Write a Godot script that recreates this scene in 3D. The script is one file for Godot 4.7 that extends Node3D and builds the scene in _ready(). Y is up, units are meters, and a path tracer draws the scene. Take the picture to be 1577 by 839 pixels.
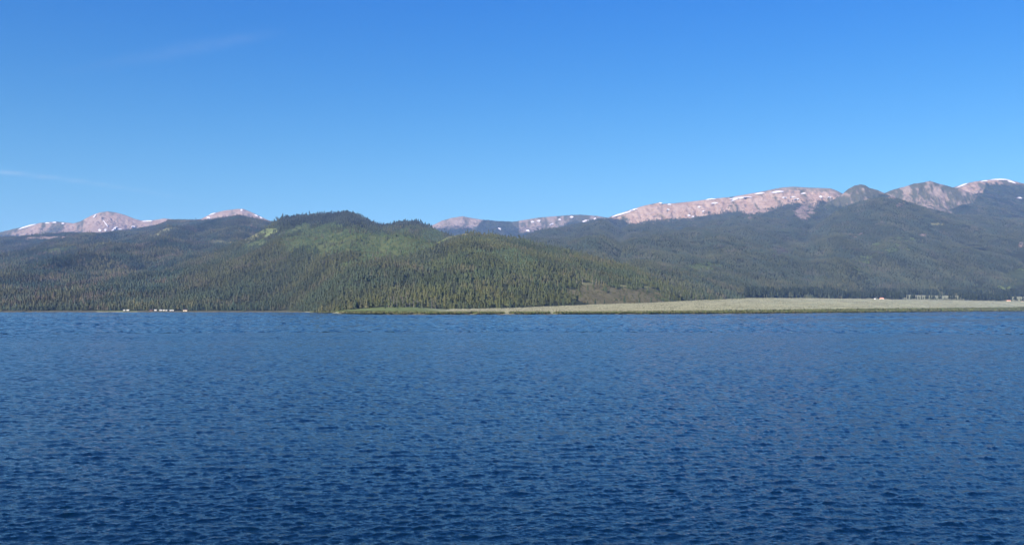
extends Node3D
# A mountain lake on a clear morning: wind-rippled water, a sage meadow on the far shore,
# forested hills and bare, snow-flecked summits some ten kilometres off. Units are metres.

const FOCAL := 1547.0          # focal length in pixels of the 1577-wide photograph
const CX := 788.5
const CY := 419.5
const HORIZON := 477.0
const EYE := 5.0
const EXPOSURE := 1.8
const SUN_UP := 36.0           # degrees above the horizon
const SUN_LEFT := 38.0         # degrees left of straight behind the viewer
const PX0 := -420
const PXN := 2420

var pitch := atan((HORIZON - CY) / FOCAL)
var cp := cos(pitch)
var sp := sin(pitch)
var rng := RandomNumberGenerator.new()
var n_big := FastNoiseLite.new()
var n_mid := FastNoiseLite.new()
var n_fine := FastNoiseLite.new()
var n_patch := FastNoiseLite.new()
var ridges: Array = []
var by_name := {}
var shore_tab := PackedFloat32Array()
var edge_tab := PackedFloat32Array()      # where the meadow ends and the hills begin
var edge_h := PackedFloat32Array()
var mats := {}
var used_names := {}


func _ready() -> void:
	rng.seed = 20240611
	setup_view()
	setup_noise()
	setup_materials()
	setup_tables()
	setup_ridges()
	build_lake()
	build_meadow()
	for r in ridges:
		build_ridge(r)
	build_snow()
	build_forests()
	build_shore_plants()
	build_tree_row()
	build_meadow_trees()
	build_dead_trees()
	build_buildings()


# ------------------------------------------------------------------ camera, sky, sun
func setup_view() -> void:
	var cam := Camera3D.new()
	cam.name = "camera"
	cam.position = Vector3(0, EYE, 0)
	cam.rotation.x = pitch
	cam.fov = rad_to_deg(2.0 * atan(CY / FOCAL))
	cam.near = 0.5
	cam.far = 60000.0
	add_child(cam)
	cam.current = true

	var sky_mat := PanoramaSkyMaterial.new()
	sky_mat.panorama = clear_sky()
	var sky := Sky.new()
	sky.sky_material = sky_mat
	var env := Environment.new()
	env.background_mode = Environment.BG_SKY
	env.sky = sky
	env.background_energy_multiplier = 1.0
	env.tonemap_mode = Environment.TONE_MAPPER_LINEAR
	env.tonemap_exposure = EXPOSURE
	env.sdfgi_enabled = true
	env.ssao_enabled = true
	env.ssil_enabled = true
	env.fog_enabled = true
	env.fog_density = 0.000046
	env.fog_light_color = Color(0.60, 0.77, 1.0)
	var we := WorldEnvironment.new()
	we.name = "world_environment"
	we.environment = env
	add_child(we)

	var sun := DirectionalLight3D.new()
	sun.name = "sun"
	sun.light_color = Color(1.0, 0.95, 0.87)
	sun.light_energy = 1.6
	sun.light_angular_distance = 0.5
	sun.shadow_enabled = true
	add_child(sun)
	# the sun stands behind the viewer's left shoulder, fairly low
	var to_sun := sun_way()
	sun.look_at_from_position(Vector3.ZERO, -to_sun, Vector3.UP)


func sun_way() -> Vector3:
	var el := deg_to_rad(SUN_UP)
	var az := deg_to_rad(SUN_LEFT)
	return Vector3(-sin(az) * cos(el), sin(el), cos(az) * cos(el))


func clear_sky() -> ImageTexture:
	# clear mountain air: deep blue overhead, paler low down, dimmest a quarter turn from the sun
	var w := 768
	var h := 384
	var im := Image.create(w, h, false, Image.FORMAT_RGBAF)
	var sun := sun_way()
	for row in h:
		var el := (0.5 - (row + 0.5) / h) * PI
		var y := maxf(0.0, sin(el))
		var f := exp(-8.0 * y)
		var r := lerpf(0.003, 0.72, exp(-12.0 * y)) / EXPOSURE
		var g := lerpf(0.112, 1.09, f) / EXPOSURE
		var b := lerpf(0.605, 1.10, f) / EXPOSURE
		for c in w:
			var az := (c + 0.5) / w * TAU
			var d := Vector3(sin(az) * cos(el), sin(el), -cos(az) * cos(el))
			var k := d.dot(sun)
			var ph := 1.0 + k * k
			im.set_pixel(c, row, Color(r * ph, g * ph, b * ph, 1.0))
	w = 3072
	h = 1536
	im.resize(w, h, Image.INTERPOLATE_BILINEAR)
	var nz := FastNoiseLite.new()
	nz.seed = 77
	nz.frequency = 0.02
	for row in range(h / 2 - 200, h / 2 - 20):
		var e := tan((0.5 - (row + 0.5) / h) * PI)
		for c in range(-250, 20):
			var az := (c + 0.5) / w * TAU
			var px := CX + FOCAL * tan(az)
			var py := proj_y(e / cos(az))
			var a := 0.0
			# the thin trail low on the left
			var tt := (px + 20.0) / 330.0
			var d := absf(py - (265.0 + 0.095 * px + 0.00018 * px * px))
			if tt > -0.6 and tt < 1.0:
				a += 0.30 * exp(-d * d / 3.0) * clampf(1.0 - tt, 0, 1) * (0.8 + 0.4 * nz.get_noise_2d(px * 2.0, 3.0))
			# the old broad trail higher up
			var tq := (px - 130.0) / 290.0
			d = (py - (103.0 - 52.0 * tq)) / (6.0 + 5.0 * sin(clampf(tq, 0, 1) * PI))
			if tq > -0.4 and tq < 1.1:
				var along := smoothstep(-0.4, 0.6, tq) * (1.0 - smoothstep(0.85, 1.1, tq))
				a += 0.028 * exp(-d * d) * along * (1.0 + 0.7 * nz.get_noise_2d(px, py * 4.0))
			if a > 0.002:
				var q := im.get_pixel(posmod(c, w), row)
				im.set_pixel(posmod(c, w), row, q.lerp(Color(1.1, 1.1, 1.1) / EXPOSURE, clampf(a, 0, 1)))
	return ImageTexture.create_from_image(im)


# ------------------------------------------------------------------ small helpers
func proj_y(e: float) -> float:
	return CY - FOCAL * (e * cp - sp) / (cp + e * sp)


func slope_of(py: float) -> float:
	var y := (CY - py) / FOCAL
	return (y * cp + sp) / (cp - y * sp)


func at(px: float, dep: float, y: float) -> Vector3:
	return Vector3(dep * (px - CX) / FOCAL, y, -dep)


func px_of(p: Vector3) -> float:
	return CX + FOCAL * p.x / maxf(-p.z, 1.0)


func py_of(p: Vector3) -> float:
	return proj_y((p.y - EYE) / maxf(-p.z, 1.0))


func table(pts: Array) -> PackedFloat32Array:
	var t := PackedFloat32Array()
	t.resize(PXN)
	var k := 0
	for i in PXN:
		var x := float(PX0 + i)
		while k < pts.size() - 2 and x > pts[k + 1].x:
			k += 1
		var a: Vector2 = pts[k]
		var b: Vector2 = pts[k + 1]
		t[i] = lerpf(a.y, b.y, clampf((x - a.x) / (b.x - a.x), 0.0, 1.0))
	return t


func smooth_table(t: PackedFloat32Array, half: int) -> PackedFloat32Array:
	var o := t.duplicate()
	for i in PXN:
		var s := 0.0
		for j in range(-half, half + 1):
			s += t[clampi(i + j, 0, PXN - 1)]
		o[i] = s / (2 * half + 1)
	return o


func tab(t: PackedFloat32Array, px: float) -> float:
	var f := clampf(px - PX0, 0.0, PXN - 1.001)
	var i := int(f)
	return lerpf(t[i], t[i + 1], f - i)


func meta(o: Node, label: String, category := "", group := "", kind := "") -> void:
	if label: o.set_meta("label", label)
	if category: o.set_meta("category", category)
	if group: o.set_meta("group", group)
	if kind: o.set_meta("kind", kind)


func numbered(called: String) -> String:
	var n: int = used_names.get(called, 0)
	used_names[called] = n + 1
	return called if n == 0 else "%s_%03d" % [called, n]


func mesh_node(called: String, m: Mesh, mat: Material, parent: Node = self) -> MeshInstance3D:
	var o := MeshInstance3D.new()
	o.name = numbered(called) if parent == self else called
	o.mesh = m
	if mat: o.material_override = mat
	parent.add_child(o, true)
	return o


func grid_mesh(v: PackedVector3Array, cols: int, rows: int, colors: PackedColorArray) -> ArrayMesh:
	var nrm := PackedVector3Array()
	nrm.resize(v.size())
	for j in rows:
		var j0 := maxi(j - 1, 0)
		var j1 := mini(j + 1, rows - 1)
		for i in cols:
			var dx := v[j * cols + mini(i + 1, cols - 1)] - v[j * cols + maxi(i - 1, 0)]
			var dz := v[j1 * cols + i] - v[j0 * cols + i]
			var n := dx.cross(dz)
			if n.y < 0.0: n = -n
			nrm[j * cols + i] = n.normalized()
	var idx := PackedInt32Array()
	idx.resize((cols - 1) * (rows - 1) * 6)
	var k := 0
	for j in rows - 1:
		for i in cols - 1:
			var a := j * cols + i
			idx[k] = a; idx[k + 1] = a + cols; idx[k + 2] = a + 1
			idx[k + 3] = a + 1; idx[k + 4] = a + cols; idx[k + 5] = a + cols + 1
			k += 6
	var arr := []
	arr.resize(Mesh.ARRAY_MAX)
	arr[Mesh.ARRAY_VERTEX] = v
	arr[Mesh.ARRAY_NORMAL] = nrm
	if colors.size(): arr[Mesh.ARRAY_COLOR] = colors
	arr[Mesh.ARRAY_INDEX] = idx
	var m := ArrayMesh.new()
	m.add_surface_from_arrays(Mesh.PRIMITIVE_TRIANGLES, arr)
	return m


func setup_noise() -> void:
	n_big.seed = 11; n_big.frequency = 1.0 / 1500.0; n_big.fractal_type = FastNoiseLite.FRACTAL_RIDGED; n_big.fractal_octaves = 3
	n_mid.seed = 23; n_mid.frequency = 1.0 / 420.0; n_mid.fractal_type = FastNoiseLite.FRACTAL_FBM; n_mid.fractal_octaves = 4
	n_fine.seed = 37; n_fine.frequency = 1.0 / 110.0; n_fine.fractal_type = FastNoiseLite.FRACTAL_RIDGED; n_fine.fractal_octaves = 4
	n_patch.seed = 51; n_patch.frequency = 1.0 / 170.0; n_patch.fractal_type = FastNoiseLite.FRACTAL_FBM; n_patch.fractal_octaves = 4


func noise_tex(freq: float, sd: int, low: Color, high: Color, size := 512) -> NoiseTexture2D:
	var n := FastNoiseLite.new()
	n.seed = sd
	n.frequency = freq
	n.fractal_octaves = 5
	var t := NoiseTexture2D.new()
	t.width = size; t.height = size
	t.seamless = true
	t.noise = n
	var g := Gradient.new()
	g.set_color(0, low); g.set_color(1, high)
	t.color_ramp = g
	return t


func setup_materials() -> void:
	# ground whose colour is in the vertices, with a grain on top
	var g := StandardMaterial3D.new()
	g.vertex_color_use_as_albedo = true
	g.roughness = 1.0
	g.metallic_specular = 0.1
	g.albedo_texture = noise_tex(0.02, 5, Color(0.78, 0.78, 0.78), Color(1, 1, 1))
	g.uv1_triplanar = true
	g.uv1_world_triplanar = true
	g.uv1_scale = Vector3.ONE / 180.0
	mats.ground = g
	var l := StandardMaterial3D.new()
	l.vertex_color_use_as_albedo = true
	l.roughness = 0.9
	l.metallic_specular = 0.15
	mats.leaf = l
	var s := StandardMaterial3D.new()
	s.albedo_color = Color(0.82, 0.80, 0.81)
	s.roughness = 0.8
	mats.snow = s
	for k in [["white_paint", Color(0.84, 0.84, 0.82), 0.5], ["cream_paint", Color(0.93, 0.86, 0.74), 0.6], ["log_wall", Color(0.45, 0.32, 0.22), 0.8],
			["dark_roof", Color(0.17, 0.15, 0.15), 0.8], ["salmon_roof", Color(0.85, 0.6, 0.5), 0.7], ["grey_roof", Color(0.42, 0.42, 0.43), 0.7],
			["dark_glass", Color(0.06, 0.08, 0.1), 0.1], ["rubber", Color(0.07, 0.07, 0.07), 0.9], ["chimney", Color(0.45, 0.38, 0.34), 0.9],
			["bark", Color(0.36, 0.30, 0.26), 0.95], ["dead_wood", Color(0.72, 0.68, 0.63), 0.9], ["stripe", Color(0.45, 0.5, 0.58), 0.5]]:
		var m := StandardMaterial3D.new()
		m.albedo_color = k[1]
		m.roughness = k[2]
		mats[k[0]] = m
	# lake water: a deep blue body under a clear surface
	var w := StandardMaterial3D.new()
	w.albedo_color = Color(0.0006, 0.0075, 0.018).linear_to_srgb()
	w.metallic_specular = 0.36
	w.roughness = 0.07
	w.normal_enabled = true
	w.normal_scale = 0.6
	w.normal_texture = ripple_normals(512, 3)
	w.uv1_triplanar = true
	w.uv1_world_triplanar = true
	w.uv1_scale = Vector3.ONE / 1.7
	mats.water = w


func ripple_normals(n: int, sd: int) -> ImageTexture:
	# small capillary ripples: a seamless noise turned into a normal map
	var nz := FastNoiseLite.new()
	nz.seed = sd
	nz.frequency = 0.03
	nz.fractal_octaves = 4
	var im := nz.get_seamless_image(n, n)
	im.convert(Image.FORMAT_RGBA8)
	im.bump_map_to_normal_map(6.0)
	return ImageTexture.create_from_image(im)


# ------------------------------------------------------------------ the shape of the land
func setup_tables() -> void:
	shore_tab = smooth_table(table([Vector2(-420, 2100), Vector2(-100, 1980), Vector2(440, 1940), Vector2(490, 1600), Vector2(530, 1180), Vector2(600, 1050), Vector2(660, 1030), Vector2(840, 1060), Vector2(1000, 1105), Vector2(1150, 1230), Vector2(1240, 1357), Vector2(1330, 1620), Vector2(1420, 2035), Vector2(1500, 2450), Vector2(1577, 2900), Vector2(1700, 3200), Vector2(2000, 3500)]), 14)
	edge_tab = smooth_table(table([Vector2(-420, 2115), Vector2(-100, 1995), Vector2(440, 1965), Vector2(490, 1660), Vector2(540, 1400), Vector2(600, 1350), Vector2(700, 1450), Vector2(840, 1600), Vector2(1000, 1900), Vector2(1060, 2150), Vector2(1160, 2800), Vector2(1250, 3250), Vector2(1400, 3350), Vector2(1577, 3500), Vector2(1700, 3700), Vector2(2000, 4000)]), 10)
	var py := table([Vector2(-420, 478.5), Vector2(440, 478.5), Vector2(490, 480.5), Vector2(540, 477), Vector2(590, 473), Vector2(640, 473), Vector2(690, 476.5), Vector2(780, 475), Vector2(840, 472.5), Vector2(920, 469), Vector2(1000, 466.5), Vector2(1060, 463), Vector2(1160, 458.5), Vector2(1250, 459), Vector2(1400, 461.5), Vector2(1577, 464), Vector2(2000, 466)])
	edge_h.resize(PXN)
	for i in PXN:
		edge_h[i] = maxf(1.0, EYE + edge_tab[i] * slope_of(py[i]))


func meadow_height(px: float, dep: float) -> float:
	var s := tab(shore_tab, px)
	var e := tab(edge_tab, px)
	var h := tab(edge_h, px)
	var d := dep - s
	if d < 0.0:
		return maxf(-6.0, d * 0.06)
	var t := d / maxf(e - s, 1.0)
	var bank := 0.9 * smoothstep(0.0, 7.0, d)
	if t <= 1.0:
		return bank + (h - 0.9) * t + 0.4 * n_patch.get_noise_2d(dep, px * 2.0) * smoothstep(0.0, 40.0, d)
	return h + (dep - e) * lerpf(0.034, 0.053, smoothstep(1290.0, 1345.0, px))


class Ridge:
	var called := ""
	var crest_y := PackedFloat32Array()     # metres
	var crest_d := PackedFloat32Array()
	var foot_d := PackedFloat32Array()
	var foot_y := PackedFloat32Array()
	var power := 1.0
	var amp := 40.0
	var rough := 0.0
	var drop := 0.0       # height and depth of the bare face under the crest
	var run := 1.0
	var bare_from := -1000.0
	var bare_to := 9000.0
	var from_px := 0.0
	var to_px := 0.0
	var step := 2.0
	var rows := 120
	var rock_y := PackedFloat32Array()      # picture height above which the rock is bare
	var tree_h := 0.0


func ridge(called: String, crest: Array, depth: Array, foot_dep: Variant, foot_h: float, opt: Dictionary) -> Ridge:
	var r := Ridge.new()
	r.called = called
	r.tree_h = opt.get("trees", 0.0)
	r.power = opt.get("power", 1.0)
	r.amp = opt.get("amp", 40.0)
	r.rough = opt.get("rough", 0.0)
	r.drop = opt.get("drop", 0.0)
	r.run = opt.get("run", 1.0)
	r.bare_from = opt.get("bare_from", -1000.0)
	r.bare_to = opt.get("bare_to", 9000.0)
	r.from_px = opt.from
	r.to_px = opt.to
	r.step = opt.get("step", 2.0)
	r.rows = opt.get("rows", 120)
	r.crest_d = table(depth)
	var cy := table(crest)
	r.crest_y.resize(PXN)
	r.foot_y.resize(PXN)
	r.foot_d.resize(PXN)
	for i in PXN:
		r.crest_y[i] = EYE + r.crest_d[i] * slope_of(cy[i]) - r.tree_h * 0.8
		if foot_dep is String:
			r.foot_d[i] = edge_tab[i] + opt.get("behind", 0.0) * smoothstep(1290.0, 1345.0, float(PX0 + i))
			r.foot_d[i] = minf(r.foot_d[i], r.crest_d[i] - 150.0)
			r.foot_y[i] = meadow_height(PX0 + i, r.foot_d[i]) - 0.5
		else:
			r.foot_d[i] = foot_dep
			r.foot_y[i] = foot_h
		r.foot_d[i] = minf(r.foot_d[i], r.crest_d[i] - 150.0)
	r.rock_y = table(opt.get("rock", [Vector2(-420, 0), Vector2(2000, 0)]))
	ridges.append(r)
	by_name[called] = r
	return r


func ridge_height(r: Ridge, px: float, dep: float) -> float:
	var f := clampf(px - PX0, 0.0, PXN - 1.001)
	var i := int(f)
	f -= i
	var fd := lerpf(r.foot_d[i], r.foot_d[i + 1], f)
	var fh := lerpf(r.foot_y[i], r.foot_y[i + 1], f)
	var cd := lerpf(r.crest_d[i], r.crest_d[i + 1], f)
	var ch := lerpf(r.crest_y[i], r.crest_y[i + 1], f)
	var t := (dep - fd) / (cd - fd)
	var x := dep * (px - CX) / FOCAL
	if t < 0.0:
		return fh + t * (cd - fd) * 0.2
	if t <= 1.0:
		var face := 0.0
		if r.drop > 0.0 and dep > cd - r.run * 2.6:
			# buttresses and gullies: the face stands nearer here and farther there
			var nb := n_fine.get_noise_2d(x * 0.55, dep * 0.5) + 0.5 * n_fine.get_noise_2d(x * 1.8, dep * 1.3)
			face = clampf((cd - dep) / r.run * (1.0 + 0.5 * nb), 0.0, 1.0)
			# a steep cliff above, talus below
			face = face + 0.22 * sin(face * PI) * (1.0 - 0.5 * face) + 0.05 * sin(face * 22.0 + nb * 4.0) * (1.0 - face) * face * 4.0
		elif r.drop > 0.0:
			face = 1.0
		var dr := r.drop * clampf((ch - fh) / 600.0, 0.0, 1.0) * smoothstep(r.bare_from, r.bare_from + 35.0, px) * (1.0 - smoothstep(r.bare_to - 25.0, r.bare_to, px))
		var h := fh + (ch - dr - fh) * pow(t, r.power) + dr * (1.0 - face)
		var room := clampf((ch - fh) / 300.0, 0.0, 1.0)
		var b := 4.0 * t * (1.0 - t)
		h += room * r.amp * b * (0.9 * n_big.get_noise_2d(x, dep * 0.45) + 0.55 * n_mid.get_noise_2d(x, dep * 0.5))
		if r.rough > 0.0:
			var q := smoothstep(0.45, 0.8, t) * (1.0 - 0.9 * smoothstep(0.90, 0.99, t))
			if r.drop > 0.0: q *= 0.5
			h += r.rough * q * (n_fine.get_noise_2d(x, dep * 0.35) + 0.5 * n_fine.get_noise_2d(x * 3.1, dep * 1.2))
		return h
	return ch - (dep - cd) * 0.42


func setup_ridges() -> void:
	# far bare summits on the left
	ridge("rocky_summits", [Vector2(-420, 392), Vector2(-100, 372), Vector2(0, 357), Vector2(20, 352), Vector2(45, 347), Vector2(60, 343), Vector2(85, 341), Vector2(110, 344), Vector2(121, 341), Vector2(130, 336), Vector2(142, 330), Vector2(152, 327), Vector2(163, 325.5), Vector2(175, 327), Vector2(190, 331), Vector2(205, 337), Vector2(215, 339.5), Vector2(235, 339), Vector2(250, 336.5), Vector2(268, 338), Vector2(290, 339), Vector2(308, 337), Vector2(320, 331), Vector2(330, 327.5), Vector2(345, 324), Vector2(362, 322), Vector2(372, 321.5), Vector2(380, 324.5), Vector2(395, 331), Vector2(408, 337.5), Vector2(450, 352), Vector2(520, 392), Vector2(2000, 420)],
		[Vector2(-420, 10500), Vector2(2000, 10500)], 7600.0, 380.0, {"from": -300, "to": 520, "step": 1.5, "rows": 120, "amp": 60, "rough": 24, "drop": 120.0, "run": 260.0, "rock": [Vector2(-420, 366), Vector2(0, 361), Vector2(60, 366), Vector2(110, 372), Vector2(520, 390)]})
	# long forested slope on the left
	ridge("forested_slope", [Vector2(-420, 398), Vector2(-200, 380), Vector2(-60, 368), Vector2(0, 364), Vector2(60, 362), Vector2(102, 357), Vector2(153, 357.5), Vector2(207, 351), Vector2(240, 345), Vector2(260, 338), Vector2(285, 337.5), Vector2(310, 338), Vector2(340, 333.5), Vector2(367, 330), Vector2(398, 336), Vector2(417, 341), Vector2(460, 358), Vector2(520, 382), Vector2(640, 440), Vector2(760, 480), Vector2(2000, 490)],
		[Vector2(-420, 7500), Vector2(300, 7500), Vector2(520, 6200), Vector2(2000, 6000)], "edge", 0.0, {"from": -330, "to": 700, "step": 4.0, "rows": 110, "amp": 75, "power": 1.12, "trees": 14.0})
	# the rounded hill in the middle
	ridge("central_hill", [Vector2(-420, 480), Vector2(60, 478), Vector2(100, 464), Vector2(200, 432), Vector2(290, 396), Vector2(320, 387), Vector2(350, 375), Vector2(385, 359), Vector2(405, 348), Vector2(420, 339), Vector2(432, 331), Vector2(445, 329.5), Vector2(470, 327.5), Vector2(500, 326), Vector2(512, 325), Vector2(537, 323.5), Vector2(550, 327.5), Vector2(570, 337), Vector2(585, 343), Vector2(600, 342.5), Vector2(612, 339), Vector2(628, 338), Vector2(642, 337.5), Vector2(650, 341), Vector2(665, 347), Vector2(690, 357), Vector2(730, 376), Vector2(800, 415), Vector2(900, 478), Vector2(2000, 490)],
		[Vector2(-420, 2300), Vector2(100, 2500), Vector2(290, 3400), Vector2(420, 4100), Vector2(500, 4300), Vector2(640, 4300), Vector2(900, 3200), Vector2(2000, 3000)], "edge", 0.0, {"from": 40, "to": 900, "step": 3.5, "rows": 110, "amp": 45, "power": 1.05, "trees": 17.0})
	# the spur that runs down to the meadow
	ridge("forested_spur", [Vector2(-420, 484), Vector2(420, 482), Vector2(470, 462), Vector2(540, 427), Vector2(600, 403), Vector2(650, 379), Vector2(690, 359), Vector2(720, 352.5), Vector2(760, 357), Vector2(800, 363), Vector2(840, 372), Vector2(870, 378), Vector2(920, 392), Vector2(980, 408), Vector2(1040, 426), Vector2(1100, 441), Vector2(1150, 454), Vector2(1166, 459), Vector2(1190, 475), Vector2(1300, 486), Vector2(2000, 490)],
		[Vector2(-420, 2200), Vector2(420, 2300), Vector2(540, 2600), Vector2(690, 3300), Vector2(800, 3100), Vector2(920, 2800), Vector2(1040, 2700), Vector2(1160, 3000), Vector2(2000, 3300)], "edge", 0.0, {"from": 420, "to": 1200, "step": 3.0, "rows": 100, "amp": 26, "power": 0.95, "trees": 16.0})
	# far ridge behind the middle hill
	ridge("distant_ridge", [Vector2(-420, 480), Vector2(560, 385), Vector2(640, 357), Vector2(670, 345), Vector2(680, 340), Vector2(695, 335.5), Vector2(712, 333), Vector2(722, 335), Vector2(740, 338), Vector2(760, 340), Vector2(790, 341.5), Vector2(805, 339), Vector2(830, 335), Vector2(855, 333), Vector2(880, 331), Vector2(895, 330.5), Vector2(920, 332.5), Vector2(935, 335), Vector2(960, 342), Vector2(1000, 352), Vector2(1100, 375), Vector2(2000, 470)],
		[Vector2(-420, 11000), Vector2(2000, 11000)], 8000.0, 420.0, {"from": 560, "to": 1080, "step": 1.5, "rows": 90, "amp": 50, "rough": 26, "drop": 80.0, "run": 260.0, "rock": [Vector2(-420, 400), Vector2(655, 352), Vector2(732, 352), Vector2(742, 340), Vector2(770, 334), Vector2(788, 340), Vector2(800, 357), Vector2(850, 358), Vector2(865, 352), Vector2(880, 340), Vector2(950, 341), Vector2(2000, 340)]})
	# the long bare scarp on the right
	ridge("rocky_scarp", [Vector2(-420, 490), Vector2(600, 470), Vector2(700, 418), Vector2(760, 386), Vector2(821, 362), Vector2(862, 352), Vector2(900, 344), Vector2(933, 337), Vector2(945, 332), Vector2(958, 328), Vector2(975, 322), Vector2(992, 317), Vector2(1003, 314.5), Vector2(1012, 313), Vector2(1017, 311.5), Vector2(1022, 314), Vector2(1040, 313), Vector2(1065, 310.5), Vector2(1100, 306), Vector2(1130, 303), Vector2(1150, 299.5), Vector2(1175, 295), Vector2(1195, 291), Vector2(1208, 288.5), Vector2(1225, 287.5), Vector2(1250, 289), Vector2(1282, 290), Vector2(1292, 294), Vector2(1300, 298), Vector2(1330, 308), Vector2(1400, 330), Vector2(1500, 362), Vector2(1700, 420), Vector2(2000, 470)],
		[Vector2(-420, 7600), Vector2(821, 8000), Vector2(950, 8700), Vector2(1220, 8800), Vector2(2000, 8800)], "edge", 0.0, {"from": 640, "to": 1600, "step": 1.6, "rows": 190, "amp": 68, "power": 1.1, "rough": 24, "drop": 150.0, "run": 330.0, "bare_from": 925.0, "bare_to": 1335.0, "behind": 450.0,
		"rock": [Vector2(-420, 0), Vector2(928, 0), Vector2(935, 336), Vector2(960, 336), Vector2(970, 344), Vector2(985, 347), Vector2(1000, 341), Vector2(1016, 344), Vector2(1027, 340.5), Vector2(1066, 338), Vector2(1090, 332), Vector2(1110, 333), Vector2(1123, 326), Vector2(1142, 321), Vector2(1160, 334), Vector2(1186, 326), Vector2(1208, 317), Vector2(1240, 311), Vector2(1252, 314), Vector2(1294, 308), Vector2(1310, 303), Vector2(1330, 0), Vector2(2000, 0)]})
	ridge("pyramid_peak", [Vector2(-420, 490), Vector2(1180, 380), Vector2(1240, 330), Vector2(1270, 316), Vector2(1296, 302), Vector2(1303, 296), Vector2(1310, 290.5), Vector2(1318, 286), Vector2(1328, 284), Vector2(1335, 285), Vector2(1342, 289.5), Vector2(1355, 293), Vector2(1366, 298), Vector2(1390, 310), Vector2(1450, 345), Vector2(1550, 420), Vector2(2000, 480)],
		[Vector2(-420, 7700), Vector2(2000, 7700)], 5200.0, 330.0, {"from": 1180, "to": 1520, "step": 1.5, "rows": 90, "amp": 40, "rough": 30, "drop": 150.0, "run": 260.0, "rock": [Vector2(-420, 0), Vector2(1296, 318), Vector2(1340, 318), Vector2(1350, 300), Vector2(2000, 290)]})
	ridge("craggy_peak", [Vector2(-420, 490), Vector2(1290, 340), Vector2(1340, 308), Vector2(1366, 297), Vector2(1380, 291.5), Vector2(1395, 288), Vector2(1410, 283), Vector2(1425, 281), Vector2(1436, 278.5), Vector2(1446, 282), Vector2(1458, 285), Vector2(1472, 289), Vector2(1485, 292), Vector2(1510, 302), Vector2(1560, 330), Vector2(1700, 420), Vector2(2000, 480)],
		[Vector2(-420, 8100), Vector2(2000, 8100)], 5600.0, 400.0, {"from": 1290, "to": 1640, "step": 1.5, "rows": 100, "amp": 45, "rough": 30, "drop": 190.0, "run": 320.0, "rock": [Vector2(-420, 0), Vector2(1360, 330), Vector2(1490, 330), Vector2(1510, 300), Vector2(2000, 290)]})
	ridge("snowy_summit", [Vector2(-420, 490), Vector2(1380, 330), Vector2(1440, 301), Vector2(1470, 289), Vector2(1485, 284.5), Vector2(1500, 280.5), Vector2(1512, 278.5), Vector2(1530, 276.5), Vector2(1548, 276), Vector2(1560, 277), Vector2(1577, 282), Vector2(1620, 287), Vector2(1680, 281), Vector2(1760, 292), Vector2(1900, 330), Vector2(2000, 360)],
		[Vector2(-420, 9200), Vector2(2000, 9200)], 6000.0, 420.0, {"from": 1380, "to": 1900, "step": 1.8, "rows": 100, "amp": 60, "rough": 24, "drop": 110.0, "run": 260.0, "rock": [Vector2(-420, 0), Vector2(1485, 296), Vector2(1500, 300), Vector2(1516, 299), Vector2(1522, 284), Vector2(2000, 283)]})
	# the broad forested shoulder in front of those peaks
	ridge("forested_shoulder", [Vector2(-420, 490), Vector2(1080, 470), Vector2(1150, 435), Vector2(1200, 398), Vector2(1250, 352), Vector2(1290, 322), Vector2(1315, 312), Vector2(1350, 303), Vector2(1377, 300), Vector2(1417, 314), Vector2(1450, 323), Vector2(1474, 329), Vector2(1520, 331), Vector2(1543, 332), Vector2(1577, 335), Vector2(1660, 345), Vector2(1800, 352), Vector2(2000, 372)],
		[Vector2(-420, 5200), Vector2(1150, 5200), Vector2(1300, 6500), Vector2(2000, 6500)], "edge", 0.0, {"from": 1080, "to": 1900, "step": 3.5, "rows": 110, "amp": 66, "power": 1.1, "trees": 14.0, "behind": 420.0})


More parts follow.
